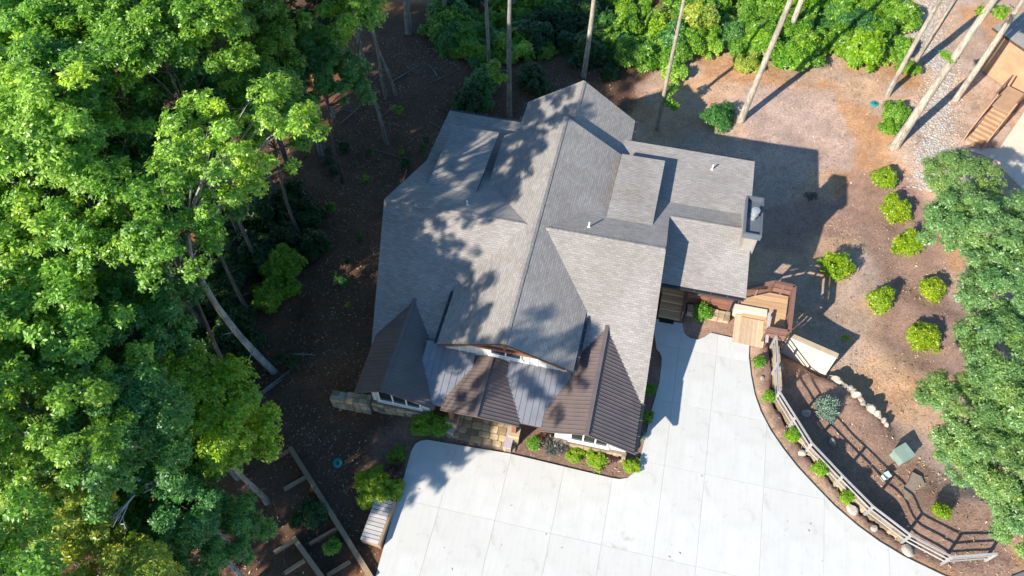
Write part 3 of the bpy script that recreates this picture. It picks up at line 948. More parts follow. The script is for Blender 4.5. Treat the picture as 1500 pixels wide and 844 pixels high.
# basement windows and porch posts, front door, rear deck
for (u, v) in ((-7.45,38.0),(-1.2,38.0),(-4.4,38.0)):
    mb = MB(); mb.box((u-.12,v-.12,-4),(u+.12,v+.12,zp(u)-.16)); hb(mb, 'porch_post', RUST)
mb = MB(); mb.box((-7.7,35.72,-.25),(-1.0,38.2,-.05)); hb(mb, 'rear_deck_floor', DECK)
for (u, v, z) in ((-7.0,16.75,2.15),(-3.75,16.75,2.2)):
    mb = MB(); mb.box((u-.11,v-.11,.05),(u+.11,v+.11,z)); pp = hb(mb, 'porch_post', RUST)
    k = 0
    for zz in (-.1,.15,.4,.65):
        mb = MB(); mb.box((u-.3+R.uniform(0,.04),v-.3+R.uniform(0,.04),zz),(u+.3-R.uniform(0,.04),v+.3-R.uniform(0,.04),zz+.24)); hsub(mb,'stone',STONE,pp)
mb = MB(); mb.beam((-7.25,16.75,2.2),(-3.6,16.75,2.2),.2,.2); hb(mb, 'porch_beam', RUST)
mb = MB(); mb.box((-5.95,19.47,.15),(-4.85,19.545,2.25)); dr = hb(mb, 'front_door', DOORWOOD)
mb = MB(); mb.box((-5.0,19.40,1.0),(-4.94,19.47,1.2)); hsub(mb, 'handle', STEEL, dr)

# ------------------------------------------------------------------ entry court: flagstones, low stone walls
def flagstones():
    root = empty('entry_landing', (*to_w(-5.4, 17.2), 0), TH)
    tag(root, 'honey coloured flagstone landing between two low walls under the porch gable', 'landing')
    mb = MB(); mb.box((-1.75,-1.15,-.25),(1.85,2.2,.022)); mb.build('mortar_bed', MORTAR, root)
    v = -1.13
    while v < 2.1:
        h = R.uniform(.3,.48); u = -1.73 + R.uniform(-.15,0)
        while u < 1.82:
            w = R.uniform(.32,.66)
            a, b = max(u,-1.73), min(u+w,1.83); c, d = v, min(v+h,2.18)
            if b-a > .12:
                j = lambda: R.uniform(.008,.03)
                c1 = .05
                p = [(a+j()+c1,c+j()),(b-j()-c1,c+j()),(b-j(),c+j()+c1),(b-j(),d-j()-c1),(b-j()-c1,d-j()),(a+j()+c1,d-j()),(a+j(),d-j()-c1),(a+j(),c+j()+c1)]
                mb = MB(); mb.prism(p, -.05, .05+R.uniform(-.006,.008))
                o = mb.build('flagstone', FLAG, root, ((a+b)/2,(c+d)/2,0)); o.location = ((a+b)/2,(c+d)/2,0)
            u += w
        v += h
flagstones()
def low_wall(name, u, v0, v1, label):
    root = empty(name, (*to_w(u,(v0+v1)/2), -.1), TH)
    tag(root, label, 'wall', 'low stone walls flanking the entry landing')
    L = v1-v0
    mb = MB(); mb.box((-.13,-L/2+.02,-.1),(.13,L/2-.02,.5)); mb.build('core', MORTAR, root)
    for s in (-1,1):
        y = -L/2
        while y < L/2-.05:
            w = R.uniform(.22,.4)
            for k in range(3):
                mb = MB(); mb.box((s*.13-.05,y+.01,k*.19-.05),(s*.13+.05+R.uniform(0,.02),min(y+w,L/2)-.01,k*.19+.125))
                mb.build('stone', STONE, root)
            y += w
    n = 2
    for k in range(n):
        mb = MB(); mb.box((-.2,-L/2+k*L/n+.004,.502),(.2,-L/2+(k+1)*L/n-.004,.57)); mb.build('coping_slab', COPING, root)
low_wall('low_wall', -7.0, 16.1, 17.05, 'low stone wall with lilac coping beside the two rounded green shrubs')
low_wall('low_wall', -3.95, 15.95, 17.15, 'low stone wall with lilac coping beside the maroon leaved shrub')

def stone_wall(name, x0, y0, x1, y1, zb, zt0, zt1, thick, label, group=None, cap=None, sw=(.3,.55), sh=(.16,.26), cat='wall'):
    L = math.hypot(x1-x0, y1-y0)
    root = empty(name, (x0, y0, zb), math.atan2(y1-y0, x1-x0))
    tag(root, label, cat, group)
    mb = MB()
    vs = [(0,-thick/2+.05,0),(L,-thick/2+.05,0),(L,thick/2-.05,0),(0,thick/2-.05,0)]
    mb.add(vs+[(p[0],p[1],(zt0 if p[0]==0 else zt1)-zb-.06) for p in vs], [(0,3,2,1),(4,5,6,7),(0,1,5,4),(1,2,6,5),(2,3,7,6),(3,0,4,7)])
    mb.build('core', MORTAR, root)
    for s in (-1, 1):
        x = 0
        while x < L-.1:
            w = min(R.uniform(*sw), L-x)
            top = (zt0 + (zt1-zt0)*(x+w/2)/L) - zb
            z = 0
            while z < top-.06:
                h = min(R.uniform(*sh), top-z)
                j = R.uniform(0,.05)
                y0_, y1_ = (-thick/2-j, -.01) if s < 0 else (.01, thick/2+j)
                mb = MB(); c=.03
                mb.prism([(x+.008+c,y0_),(x+w-.008-c,y0_),(x+w-.008,y0_+c),(x+w-.008,y1_-c),(x+w-.008-c,y1_),(x+.008+c,y1_),(x+.008,y1_-c),(x+.008,y0_+c)], z+.008, z+h-.004+R.uniform(0,.03))
                mb.build('stone', STONE, root)
                z += h
            x += w
    return root
a, b = to_w(-13.6, 16.75), to_w(-11.42, 16.75)
stone_wall('wing_wall', a[0], a[1], b[0], b[1], -.6, .55, .95, .5, 'tan field stone wing wall running out from the shaded front corner of the house', sw=(.3,.5))
# drop wall under the fence, and the outcrop line below it
FP = [(14.4,22.75),(13.92,19.35),(14.98,16.45),(16.12,14.75),(17.2,13.22),(18.6,11.85),(20.2,10.85),(22.3,11.0)]
for k in range(5):
    (x0,y0),(x1,y1) = FP[k], FP[k+1]
    dx, dy = x1-x0, y1-y0; l = math.hypot(dx,dy); ox, oy = -dy/l*.24, dx/l*.24
    zb = min(zt(x0+ox*4,y0+oy*4), zt(x1+ox*4,y1+oy*4), -.5) - .2
    stone_wall('retaining_wall', x0+ox, y0+oy, x1+ox, y1+oy, zb, -.04, -.04, .34, 'dry stone retaining wall holding the planted strip below the wooden rail fence', 'retaining walls below the rail fence', sw=(.35,.7), sh=(.22,.34))
# tan wall below the deck
def tan_wall():
    x0, y0, x1, y1 = 15.3, 23.45, 17.85, 22.0
    root = empty('board_wall', (x0, y0, -2.9), math.atan2(y1-y0, x1-x0))
    tag(root, 'tall tan board wall with a flat cap below the wooden deck', 'wall')
    L = math.hypot(x1-x0, y1-y0)
    mb = MB(); mb.box((.02,-.08,0),(L-.02,.1,2.93)); mb.build('core', CREAM, root)
    for k in range(6):
        mb = MB(); mb.box((0,-.11,.5+k*.41),(L,-.082,.5+k*.41+.405)); mb.build('plank', CREAM, root)
    mb = MB(); mb.box((-.03,-.16,2.96),(L+.03,.16,3.02)); mb.build('cap', CREAM2, root)
tan_wall()

# ------------------------------------------------------------------ side entry: steps, deck, railing
def side_entry():
    st = empty('entry_steps', (9.1, 25.4, 0), TH)
    tag(st, 'golden timber steps rising to the porch between shingle roof and brown rail', 'steps')
    for k in range(5):
        y = -1.0 + k*.46; z = .06+.13*(k+1)
        for i in range(3):
            mb = MB(); mb.box((-.62,y+i*.15,z-.04),(.62,y+i*.15+.143,z)); mb.build('tread_board', DECK, st)
        mb = MB(); mb.box((-.6,y+.005,z-.17),(.6,y+.03,z-.042)); mb.build('riser', DECK, st)
    mb = MB(); mb.prism([(8.3,24.25),(9.1,24.08),(9.27,24.8),(8.47,24.98)], .034, .055)
    tag(mb.build('door_mat', MAT_RUBBER), 'dark green door mat at the foot of the golden steps', 'mat')
    # handrail beside the steps
    rl = empty('step_railing', (9.75, 25.3, 0), TH)
    tag(rl, 'brown wooden handrail between the golden steps and the mulch bed', 'railing')
    for y in (-1.05, 0, 1.0):
        mb = MB(); mb.box((-.05,y-.05,-.1),(.05,y+.05,1.1)); mb.build('post', RAIL, rl)
    for z, w in ((1.13,.16),(.75,.05),(.4,.05)):
        mb = MB(); mb.box((-w/2,-1.15,z-.025),(w/2,1.1,z+.025)); mb.build('rail', RAIL, rl)
    # porch rail and stone plinth under the wing eave
    pl = stone_wall('stone_plinth', 9.95, 25.0, 12.3, 24.46, -.3, .32, .32, .5, 'cream stone plinth under the red brown porch rail beside the mulch bed', cat='plinth', sw=(.3,.5))
    pr = empty('porch_railing', (11.1, 25.2, 0), TH)
    tag(pr, 'red brown panelled porch railing above the cream stone plinth', 'railing')
    for x in (-1.15, 0, 1.2):
        mb = MB(); mb.box((x-.06,-.06,-.2),(x+.06,.06,1.2)); mb.build('post', RAIL, pr)
    for z, w in ((1.23,.22),(.9,.05),(.6,.05),(.3,.05)):
        mb = MB(); mb.box((-1.25,-w/2,z-.03),(1.3,w/2,z+.03)); mb.build('rail', RAIL, pr)
    mb = MB(); mb.box((-1.1,.02,.1),(-.05,.05,1.15)); mb.build('panel', RUST, pr)
    mb = MB(); mb.box((.05,.02,.1),(1.15,.05,1.15)); mb.build('panel', RUST, pr)
    # landing
    dk = empty('deck_landing', (14.4, 24.3, .5), TH)
    tag(dk, 'golden timber deck landing with railing beside the dark house shadow', 'deck')
    W_ = [(13.0,25.45),(14.75,25.9),(15.75,25.62),(14.85,22.75),(13.85,23.0),(14.1,24.05),(12.9,24.35)]
    poly = [to_h(*p) for p in W_]; o = to_h(14.4, 24.3); poly = [(p[0]-o[0], p[1]-o[1]) for p in poly]
    y = -2.2
    while y < 2.2:
        c = cell(poly, -3, 3, y, y+.135)
        if c:
            mb = MB(); mb.prism(c, .02, .06); mb.build('deck_board', DECK, dk)
        y += .142
    mb = MB(); mb.prism([(p[0]*.97,p[1]*.97) for p in poly], -.12, .012); mb.build('frame', RAIL, dk)
    rails = [[(12.95,25.5),(14.78,25.98)],[(14.78,25.98),(15.85,25.68)],[(15.85,25.68),(14.95,22.68)],[(14.95,22.68),(13.85,22.92)]]
    for (p, q) in rails:
        p, q = to_h(*p), to_h(*q); p = (p[0]-o[0],p[1]-o[1]); q = (q[0]-o[0],q[1]-o[1])
        for z, w, h in ((1.0,.2,.05),(.74,.04,.3),(.32,.04,.36)):
            mb = MB(); mb.beam((*p,z),(*q,z),w,h); mb.build('rail', RAIL, dk)
        for t in (0,.5,1):
            x, y = p[0]+(q[0]-p[0])*t, p[1]+(q[1]-p[1])*t
            mb = MB(); mb.box((x-.05,y-.05,-1.6),(x+.05,y+.05,.97)); mb.build('post', RAIL, dk)
    # plank ramp and the broad board above it
    rp = empty('plank_ramp', (13.2, 23.55, 0), TH)
    tag(rp, 'pale planked ramp running from the driveway up to the deck landing', 'ramp')
    x = -.82
    while x < .8:
        mb = MB(); mb.add([(x,-.85,.05),(x+.108,-.85,.05),(x+.108,.85,.36),(x,.85,.36),(x,-.85,.09),(x+.108,-.85,.09),(x+.108,.85,.40),(x,.85,.40)],
                          [(0,3,2,1),(4,5,6,7),(0,1,5,4),(1,2,6,5),(2,3,7,6),(3,0,4,7)])
        mb.build('plank', DECK_Y, rp); x += .114
    mb = MB(); mb.beam((.9,-.9,.75),(.9,.85,1.05),.16,.05); g = mb.build('hand_rail', FENCE, rp)
    for y in (-.8,.75):
        mb = MB(); mb.box((.86,y-.05,-.1),(.94,y+.05,.75+(y+.9)*.16)); mb.build('post', RAIL, rp)
    mb = MB(); mb.box((-.95,.92,-.1),(.85,1.3,.72)); mb.build('curb_wall', CREAM, rp)
side_entry()

# ------------------------------------------------------------------ rail fence along the driveway
def fence():
    root = empty('rail_fence', (FP[3][0], FP[3][1], 0))
    tag(root, 'weathered three rail wooden fence following the curved edge of the driveway', 'fence')
    o = Vector((FP[3][0], FP[3][1], 0))
    pts = []
    for k in range(len(FP)-1):
        (x0,y0),(x1,y1) = FP[k], FP[k+1]
        n = max(1, round(math.hypot(x1-x0,y1-y0)/1.9))
        for i in range(n): pts.append((x0+(x1-x0)*i/n, y0+(y1-y0)*i/n))
    pts.append(FP[-1])
    P3 = [Vector((x, y, -.05)) - o for x, y in pts]
    for p in P3:
        mb = MB(); mb.box((p.x-.05,p.y-.05,p.z-.3),(p.x+.05,p.y+.05,p.z+1.02)); mb.build('post', FENCE, root)
    for a, b in zip(P3[:-1], P3[1:]):
        for z, w, h in ((1.03,.10,.035),(.66,.035,.08),(.3,.035,.08)):
            j = R.uniform(-.012,.012)
            mb = MB(); mb.beam(a+Vector((0,0,z+j)), b+Vector((0,0,z+R.uniform(-.012,.012))), w, h); mb.build('rail', FENCE, root)
fence()

# ------------------------------------------------------------------ sleepers, slatted bin store, lids, boxes
def sleepers(name, main, crosses, label):
    (x0,y0),(x1,y1) = main
    root = empty(name, (x0, y0, -.25)); tag(root, label, 'retaining edge', 'timber edged terraces')
    def put(nm, a, b, w, h, z):
        L = math.hypot(b[0]-a[0], b[1]-a[1]); n = max(1, round(L/2.4))
        for i in range(n):
            p = (a[0]+(b[0]-a[0])*i/n-x0, a[1]+(b[1]-a[1])*i/n-y0); q = (a[0]+(b[0]-a[0])*(i+1)/n-x0, a[1]+(b[1]-a[1])*(i+1)/n-y0)
            d = Vector((q[0]-p[0], q[1]-p[1], 0)).normalized()*.006
            zz = z + R.uniform(-.01,.01)
            mb = MB(); mb.beam(Vector((*p,zz))+d, Vector((*q,zz))-d, w, h); mb.build(nm, SLEEPER, root)
    put('long_sleeper', *main, .24, .34, .32); put('long_sleeper', *main, .2, .3, .0)
    for a, b in crosses: put('cross_sleeper', a, b, .13, .26, .2)
sleepers('sleeper_terrace', [(-11.3,16.6),(-6.48,10.1)], [[(-12.25,15.95),(-11.4,16.5)],[(-11.3,14.45),(-10.3,15.1)],[(-10.35,12.95),(-9.2,13.6)],[(-9.65,11.75),(-8.4,12.5)],[(-8.6,10.3),(-7.6,10.95)]],
         'long timber sleeper terrace edge stepping down the dark mulch from beside the teal lid')
sleepers('sleeper_terrace', [(-10.4,12.0),(-8.3,9.6)], [[(-11.25,11.35),(-10.45,11.9)],[(-10.6,10.4),(-9.75,11.0)]],
         'short timber sleeper terrace edge below the longer one, beside a dark green shrub')

def slat_box():
    root = empty('slatted_platform', (-6.4, 12.75, -.2), TH-.03)
    tag(root, 'bleached slatted wooden platform beside the driveway and the yellow bush', 'platform')
    for k in range(11):
        y = -1.08 + k*.197
        mb = MB(); mb.box((-.5,y,.6),(.38,y+.165,.64)); mb.build('slat', SLAT, root)
    mb = MB(); mb.box((.385,-1.12,0),(.5,1.1,.66)); mb.build('side_board', SLEEPER, root)
    mb = MB(); mb.box((-.5,-1.06,0),(-.42,1.06,.597)); mb.build('side_board', SLEEPER, root)
    for y in (-1.05,0,1.02):
        mb = MB(); mb.box((-.419,y-.04,0),(.383,y+.04,.596)); mb.build('joist', SLEEPER, root)
slat_box()

def lid(x, y, r, rz, label):
    root = empty('septic_lid', (x, y, zt(x,y)), rz); tag(root, label, 'lid', 'teal plastic lids on the ground')
    mb = MB(); n = 20
    mb.tube([(0,0,-.05),(0,0,.10),(0,0,.14)], [r,r,r*.86], n); mb.build('cover', TEAL, root)
    mb = MB(); mb.box((-.05,-.16,.13),(.05,.02,.165)); mb.build('handle', MAT_RUBBER, root)
lid(-8.83, 15.89, .25, .4, 'round teal plastic lid on dark mulch beside the timber sleepers')
lid(27.29, 45.8, .3, 1.0, 'round teal plastic lid on sunny dirt beside a leaning trunk')

def utility():
    r = empty('transformer_box', (20.35, 16.7, zt(20.35,16.7)), math.radians(28)); tag(r, 'green metal transformer cabinet half under the grey green tree', 'cabinet')
    mb = MB(); mb.box((-.4,-.36,-.1),(.4,.36,.56)); mb.build('cabinet', GREENBOX, r)
    mb = MB(); mb.slab([(-.44,-.4,.63),(.44,-.4,.63),(.44,.4,.69),(-.44,.4,.69)], .07); mb.build('lid', GREENBOX, r)
    mb = MB(); mb.box((-.52,-.5,-.2),(.52,.5,-.02)); mb.build('pad', CONC2, r)
    r = empty('service_pedestal', (19.15, 15.5, zt(19.15,15.5)), math.radians(25)); tag(r, 'small pale green service pedestal between fence shadows', 'pedestal')
    mb = MB(); mb.box((-.15,-.13,-.1),(.15,.13,.42)); mb.build('body', PALEBOX, r)
    mb = MB(); mb.slab([(-.18,-.16,.48),(.18,-.16,.48),(.18,.16,.51),(-.18,.16,.51)], .055); mb.build('cap', PALEBOX, r)
    mb = MB(); q = [(19.8,14.35),(20.3,14.05),(20.8,14.2),(21.1,14.8),(21.0,15.5),(20.6,15.75),(20.3,15.3),(19.95,14.95)]
    z = zt(20.3,14.8); mb.prism([(x-20.3,y-14.8) for x,y in q], -.6, .06)
    o = mb.build('stepping_slab', MORTAR); o.location = (20.3,14.8,z); tag(o, 'grey irregular concrete slab beside the green transformer cabinet', 'slab')
utility()

# rocks
def rock(x, y, r, seed, label, group='pale boulders along the rail fence', mat=None, flat=.6):
    rg = np.random.default_rng(seed)
    import bmesh
    bm = bmesh.new(); bmesh.ops.create_icosphere(bm, subdivisions=2, radius=1)
    ax = rg.uniform(.7, 1.15, 3)
    d = rg.normal(size=(5,3)); d /= np.linalg.norm(d, axis=1, keepdims=True)
    for v in bm.verts:
        p = np.array(v.co)
        for q in d:
            h = p @ q
            if h > .62: p = p - q*(h-.62)*.85
        p = p*ax*(1+rg.normal(0,.025))
        v.co = Vector((p[0]*r, p[1]*r, p[2]*r*flat))
    me = bpy.data.meshes.new('boulder'); bm.to_mesh(me); bm.free(); me.materials.append(mat or ROCK)
    o = bpy.data.objects.new('boulder', me); C.objects.link(o)
    o.location = (x, y, zt(x,y)+r*flat*.35); o.rotation_euler = (0,0,rg.uniform(0,6))
    tag(o, label, 'boulder', group)
rock(13.62,21.75,.24,1,'pale boulder beside the bright shrub near the foot of the ramp')
rock(13.5,20.7,.16,2,'small brown boulder on the mulch strip inside the straight start of the fence')
rock(14.75,16.35,.27,3,'pinkish boulder on the mulch strip between two small green shrubs')
rock(16.6,13.45,.30,4,'large white boulder on the mulch strip close to the fence')
rock(17.45,12.5,.2,5,'small cream boulder lying between two white boulders on the mulch strip')
rock(18.75,11.45,.36,6,'broadest white boulder where the mulch strip narrows at the driveway')
rock(17.0,17.55,.25,7,'pale boulder lying among the fence shadows below the drop wall', 'boulders below the drop wall')
rock(15.95,19.2,.28,8,'cream boulder beside the blue spruce below the drop wall', 'boulders below the drop wall')
rock(15.15,22.05,.25,9,'boulder at the foot of the fence end beside the deck', 'boulders below the drop wall')
SPL = [(17.9,21.9),(18.45,20.95),(19.1,20.1),(19.75,19.25),(20.35,18.4)]
for k in range(4):
    for t in (0,.27,.52,.78):
        x = SPL[k][0]+(SPL[k+1][0]-SPL[k][0])*t+R.uniform(-.08,.08); y = SPL[k][1]+(SPL[k+1][1]-SPL[k][1])*t+R.uniform(-.08,.08)
        rock(x, y, R.uniform(.16,.3), 300+k*10+int(t*10), 'pale boulder in the row edging the bank below the tan board wall', 'boulders edging the bank', flat=1.3)

# dry creek of pale gravel
def creek():
    path = [(36.5,60),(33.85,55.4),(33.7,49),(31.4,44.4),(30.1,40.9),(28.9,37.2)]
    rg = np.random.default_rng(3)
    mb = MB()
    base = [(0,0,.6),(.86,0,.28),(.27,.82,.28),(-.7,.5,.28),(-.7,-.5,.28),(.27,-.82,.28),(.8,.5,-.3),(-.3,.9,-.3),(-.9,0,-.3),(-.3,-.9,-.3),(.8,-.5,-.3)]
    bf = [(0,1,2),(0,2,3),(0,3,4),(0,4,5),(0,5,1),(1,6,2),(2,7,3),(3,8,4),(4,9,5),(5,10,1),(2,6,7),(3,7,8),(4,8,9),(5,9,10),(1,10,6)]
    X, Y = [], []
    for k in range(len(path)-1):
        (x0,y0),(x1,y1) = path[k], path[k+1]
        n = int(math.hypot(x1-x0,y1-y0)*130)
        t = rg.random(n); wv = .5+.35*np.sin((k+t)*2.3)
        nx, ny = -(y1-y0), (x1-x0); l = math.hypot(nx,ny)
        off = np.clip(rg.normal(0,.55,n),-1.3,1.3)*(1.0+wv*.6)
        X += list(x0+(x1-x0)*t+nx/l*off); Y += list(y0+(y1-y0)*t+ny/l*off)
    Z = terrain(np.array(X), np.array(Y))
    for x, y, z in zip(X, Y, Z):
        r = rg.uniform(.04,.15); a = rg.uniform(0,6.28); c, s = math.cos(a)*r, math.sin(a)*r
        mb.add([(x+c*p[0]-s*p[1]*.8, y+s*p[0]+c*p[1]*.8, z-.01+p[2]*r) for p in base], bf)
    o = mb.build('creek_gravel', CREEK); tag(o, 'pale grey gravel of a dry creek bed between leaning trunks', 'gravel', kind='stuff')
creek()

# ------------------------------------------------------------------ shrubs
SHR = {}
SHR['ball'] = crown('shrub_leaves', 51, (.62,.62,.55), 60, 16, 5, .13, .06, L_GOLD, inner=.55, rc=(.14,.26), zmin=-.6, flat=.9, spread=(0,.8))
SHR['ball1'] = crown('shrub_leaves', 52, (.66,.58,.52), 60, 16, 5, .13, .06, L_GOLD, inner=.55, rc=(.14,.26), zmin=-.6, flat=.9, spread=(0,.8))
SHR['ball2'] = crown('shrub_leaves', 62, (.6,.66,.6), 44, 17, 5, .15, .06, L_GOLD, inner=.5, rc=(.15,.3), zmin=-.6, flat=1.1, spread=(.1,.9))
SHR['loose'] = crown('shrub_leaves', 53, (.55,.5,.42), 22, 18, 6, .15, .065, L_BOX, inner=.4, rc=(.16,.3), zmin=-.4, flat=.8, spread=(-.1,.7))
SHR['spiky'] = crown('shrub_leaves', 54, (.45,.45,.34), 34, 12, 6, .2, .03, L_BLUE, inner=.3, rc=(.12,.26), zmin=-.3, flat=.8, spread=(.1,1.0))
SHR['thin'] = crown('shrub_leaves', 55, (.5,.42,.35), 14, 9, 5, .13, .055, L_MAROON, inner=.4, rc=(.14,.28), zmin=-.3, flat=.7)
SHR['bush'] = crown('bush_leaves', 56, (1.25,1.2,.85), 52, 34, 6, .21, .1, L_BUSH, inner=.25, rc=(.16,.58), zmin=-.35, flat=.85)
SHR['bush1'] = crown('bush_leaves', 57, (1.1,1.4,1.05), 56, 32, 6, .17, .085, L_BUSH, inner=.25, rc=(.15,.52), zmin=-.35, flat=.85)
SHR['bush2'] = crown('bush_leaves', 58, (1.35,1.1,.75), 44, 46, 7, .13, .06, L_BUSH, inner=.25, rc=(.18,.55), zmin=-.35, flat=.8)
SHR['bush3'] = crown('bush_leaves', 59, (1.0,1.0,1.25), 40, 30, 6, .25, .12, L_BUSH, inner=.2, rc=(.16,.5), zmin=-.3, flat=.9)
def shrub(x, y, var, s, mat, label, group=None, name='shrub', zoff=None, cat='shrub', sz=1.0):
    z = zt(x, y)
    root = empty(name, (x, y, z)); tag(root, label, cat, group)
    me = SHR[var][0]
    o = bpy.data.objects.new('foliage', me); C.objects.link(o); o.parent = root
    hgt = (.5 if 'bush' not in var else .62)*s if zoff is None else zoff
    o.location = (0,0,hgt); o.scale = (s*R.uniform(.9,1.1),s*R.uniform(.9,1.1),s*sz*R.uniform(.88,1.15)); o.rotation_euler = (R.uniform(-.15,.15),R.uniform(-.15,.15),R.uniform(0,6.28))
    if mat: o.material_slots[0].link = 'OBJECT'; o.material_slots[0].material = mat
    mb = MB()
    for k in range(4):
        a = k*1.6+R.random(); e = Vector((math.cos(a)*.3*s, math.sin(a)*.3*s, hgt*1.1))
        mb.tube([(0,0,-.05), e*.5+Vector((0,0,.05)), e], [.03*s,.022*s,.008*s], 5)
    mb.build('stem', BARK_D, root)
    return root
G7 = 'round golden shrubs on the bank'
for (x, y, s, l) in [(25.86,38.0,1.12,'round golden shrub at the tip of the house shadow, nearest the dry creek'),
                     (25.88,35.05,1.08,'round golden shrub in mulch between two others in the row of three'),
                     (25.6,31.9,1.08,'round golden shrub closing the row of three beside the grey green tree'),
                     (20.32,29.7,1.1,'round golden shrub half touching the edge of the house shadow'),
                     (22.34,27.1,1.05,'round golden shrub standing alone amid orange clay'),
                     (26.0,28.2,1.0,'round golden shrub tucked against the grey green tree crown'),
                     (24.23,24.5,1.05,'round golden shrub farthest down the mulched bank towards the fence')]:
    shrub(x, y, R.choice(['ball','ball1','ball2']), s*R.uniform(1.02,1.25), L_GOLD, l, G7, sz=R.uniform(.95,1.2))
shrub(-4.6,17.85,'ball',.92,L_BOX,'rounded green shrub by the low stone wall, the one nearer the wing wall','pair of shrubs by the porch')
shrub(-3.62,17.75,'ball1',.88,L_BOX,'rounded green shrub touching the low lilac-coped wall','pair of shrubs by the porch')
shrub(-5.8,16.15,'ball1',.66,L_BOX,'small round green shrub beside the rounded corner of the driveway')
shrub(-6.75,14.55,'bush1',.72,L_GOLD,'large yellow green bush beside the slatted wooden platform',cat='bush')
shrub(-7.1,13.8,'loose',.8,L_GOLD,'yellow leaved low shrub at the foot of the yellow green bush')
shrub(-5.75,15.3,'thin',.9,L_MAROON,'reddish leafed small shrub between yellow bush and driveway edge')
shrub(1.1,16.75,'loose',.62,L_BOX,'bright green loose shrub between porch wall and garage bay')
shrub(1.55,16.95,'thin',.8,L_MAROON,'maroon leaved shrub behind the bright green loose shrub')
shrub(2.25,16.5,'spiky',1.0,L_ASH,'dark ashen spiky shrub in the front bed')
shrub(3.2,16.2,'ball',.68,L_GOLD,'golden shrub beside the ashen spiky shrub in the front bed')
shrub(4.3,15.9,'ball1',.78,L_GOLD,'largest golden shrub of the front bed')
shrub(5.2,16.05,'thin',.9,L_MAROON,'thin maroon shrub between two golden shrubs in the front bed')
shrub(6.0,15.6,'ball',.55,L_GOLD,'smallest golden shrub at the rounded corner of the front bed')
shrub(7.25,19.85,'ball1',.55,L_BOX,'shaded green shrub in the side bed, farther from the garage corner','shrubs in the side bed')
shrub(6.95,18.3,'ball',.55,L_BOX,'shaded green shrub in the side bed, nearer the garage corner','shrubs in the side bed')
shrub(6.6,17.2,'spiky',.5,L_BLUE,'small silvery shrub at the garage corner')
shrub(10.75,24.6,'loose',.95,L_BOX,'lime green shrub in the small mulch bed below the porch rail')
for (x,y,l) in [(13.4,21.5,'bright low shrub beside the pale boulder at the top of the fence strip'),(13.55,19.4,'low green shrub where the fence first bends'),
                (14.35,17.2,'low green shrub in the fence strip before the pinkish boulder'),(15.35,15.4,'low green shrub in the fence strip after the pinkish boulder'),(16.35,13.95,'low green shrub beside the large white boulder')]:
    shrub(x, y, 'loose', .62, L_BOX if y > 21 else L_LIME, l, 'small shrubs along the fence strip')
shrub(16.85,19.1,'spiky',1.25,L_BLUE,'blue spruce shrub on the bank below the fence')
shrub(15.3,44.0,'bush2',1.05,L_TEAL,'dark teal rounded evergreen bush in the shade of the house',cat='bush')
shrub(28.2,44.0,'bush1',.8,L_BUSH,'leafy bush at the foot of the thick leaning trunk',cat='bush')
shrub(27.6,42.9,'bush',.6,L_BUSH,'leafy bush beside the thick leaning trunk, lower of two',cat='bush')
shrub(-9.7,13.1,'bush1',.58,L_DARK,'dark green shrub inside the timber sleeper terrace')
shrub(-8.5,11.6,'loose',.75,L_BOX,'bright green shrub inside the timber sleeper terrace')
shrub(20.9,13.3,'loose',.8,L_GOLD,'yellow flowering plant at the edge of the grey green tree')
shrub(19.6,24.4,'thin',.55,L_YELLOW,'straw coloured tuft in the deck shadow')
shrub(20.5,36.5,'thin',.9,L_ASH,'wispy bare shrub in the house shadow')
# thicket along the wood's edge
def thicket():
    rg = random.Random(5)
    pts = []
    for row in range(7):
        x = -6 + rg.random()
        while x < 31.5:
            y0 = 50.9 + (.9*math.sin(x*.55) + .6*math.sin(x*1.3+1)) + (0 if x > 6 else 1.5)
            y = y0 + row*1.55 + rg.uniform(-.5,.5)
            pts.append((x + rg.uniform(-.5,.5), y, row)); x += 1.65
    for (x, y, row) in pts:
        if y > 60: continue
        if (x-17)**2+(y-44)**2 < 2: continue
        t = x
        m = rg.choice([L_BUSH, L_BUSH, L_LIME, L_LIGHT, L_YELLOW, L_OAK, L_TEAL]) if x > 9 else rg.choice([L_DARK, L_TEAL, L_OAK, L_OAK, L_BUSH])
        s = rg.choice([.55,.7,.85,1.0,1.15,1.35])
        nm = {L_BUSH:'vivid green', L_LIME:'olive lime', L_LIGHT:'light green', L_YELLOW:'yellowing', L_OAK:'mid green', L_DARK:'dark green', L_TEAL:'blue green'}[m]
        shrub(x, y, rg.choice(['bush','bush1','bush2','bush3']), s, m, nm + ' wild bush in the thicket along the edge of the wood', nm + ' bushes of the thicket', name='wild_bush', cat='bush')
thicket()
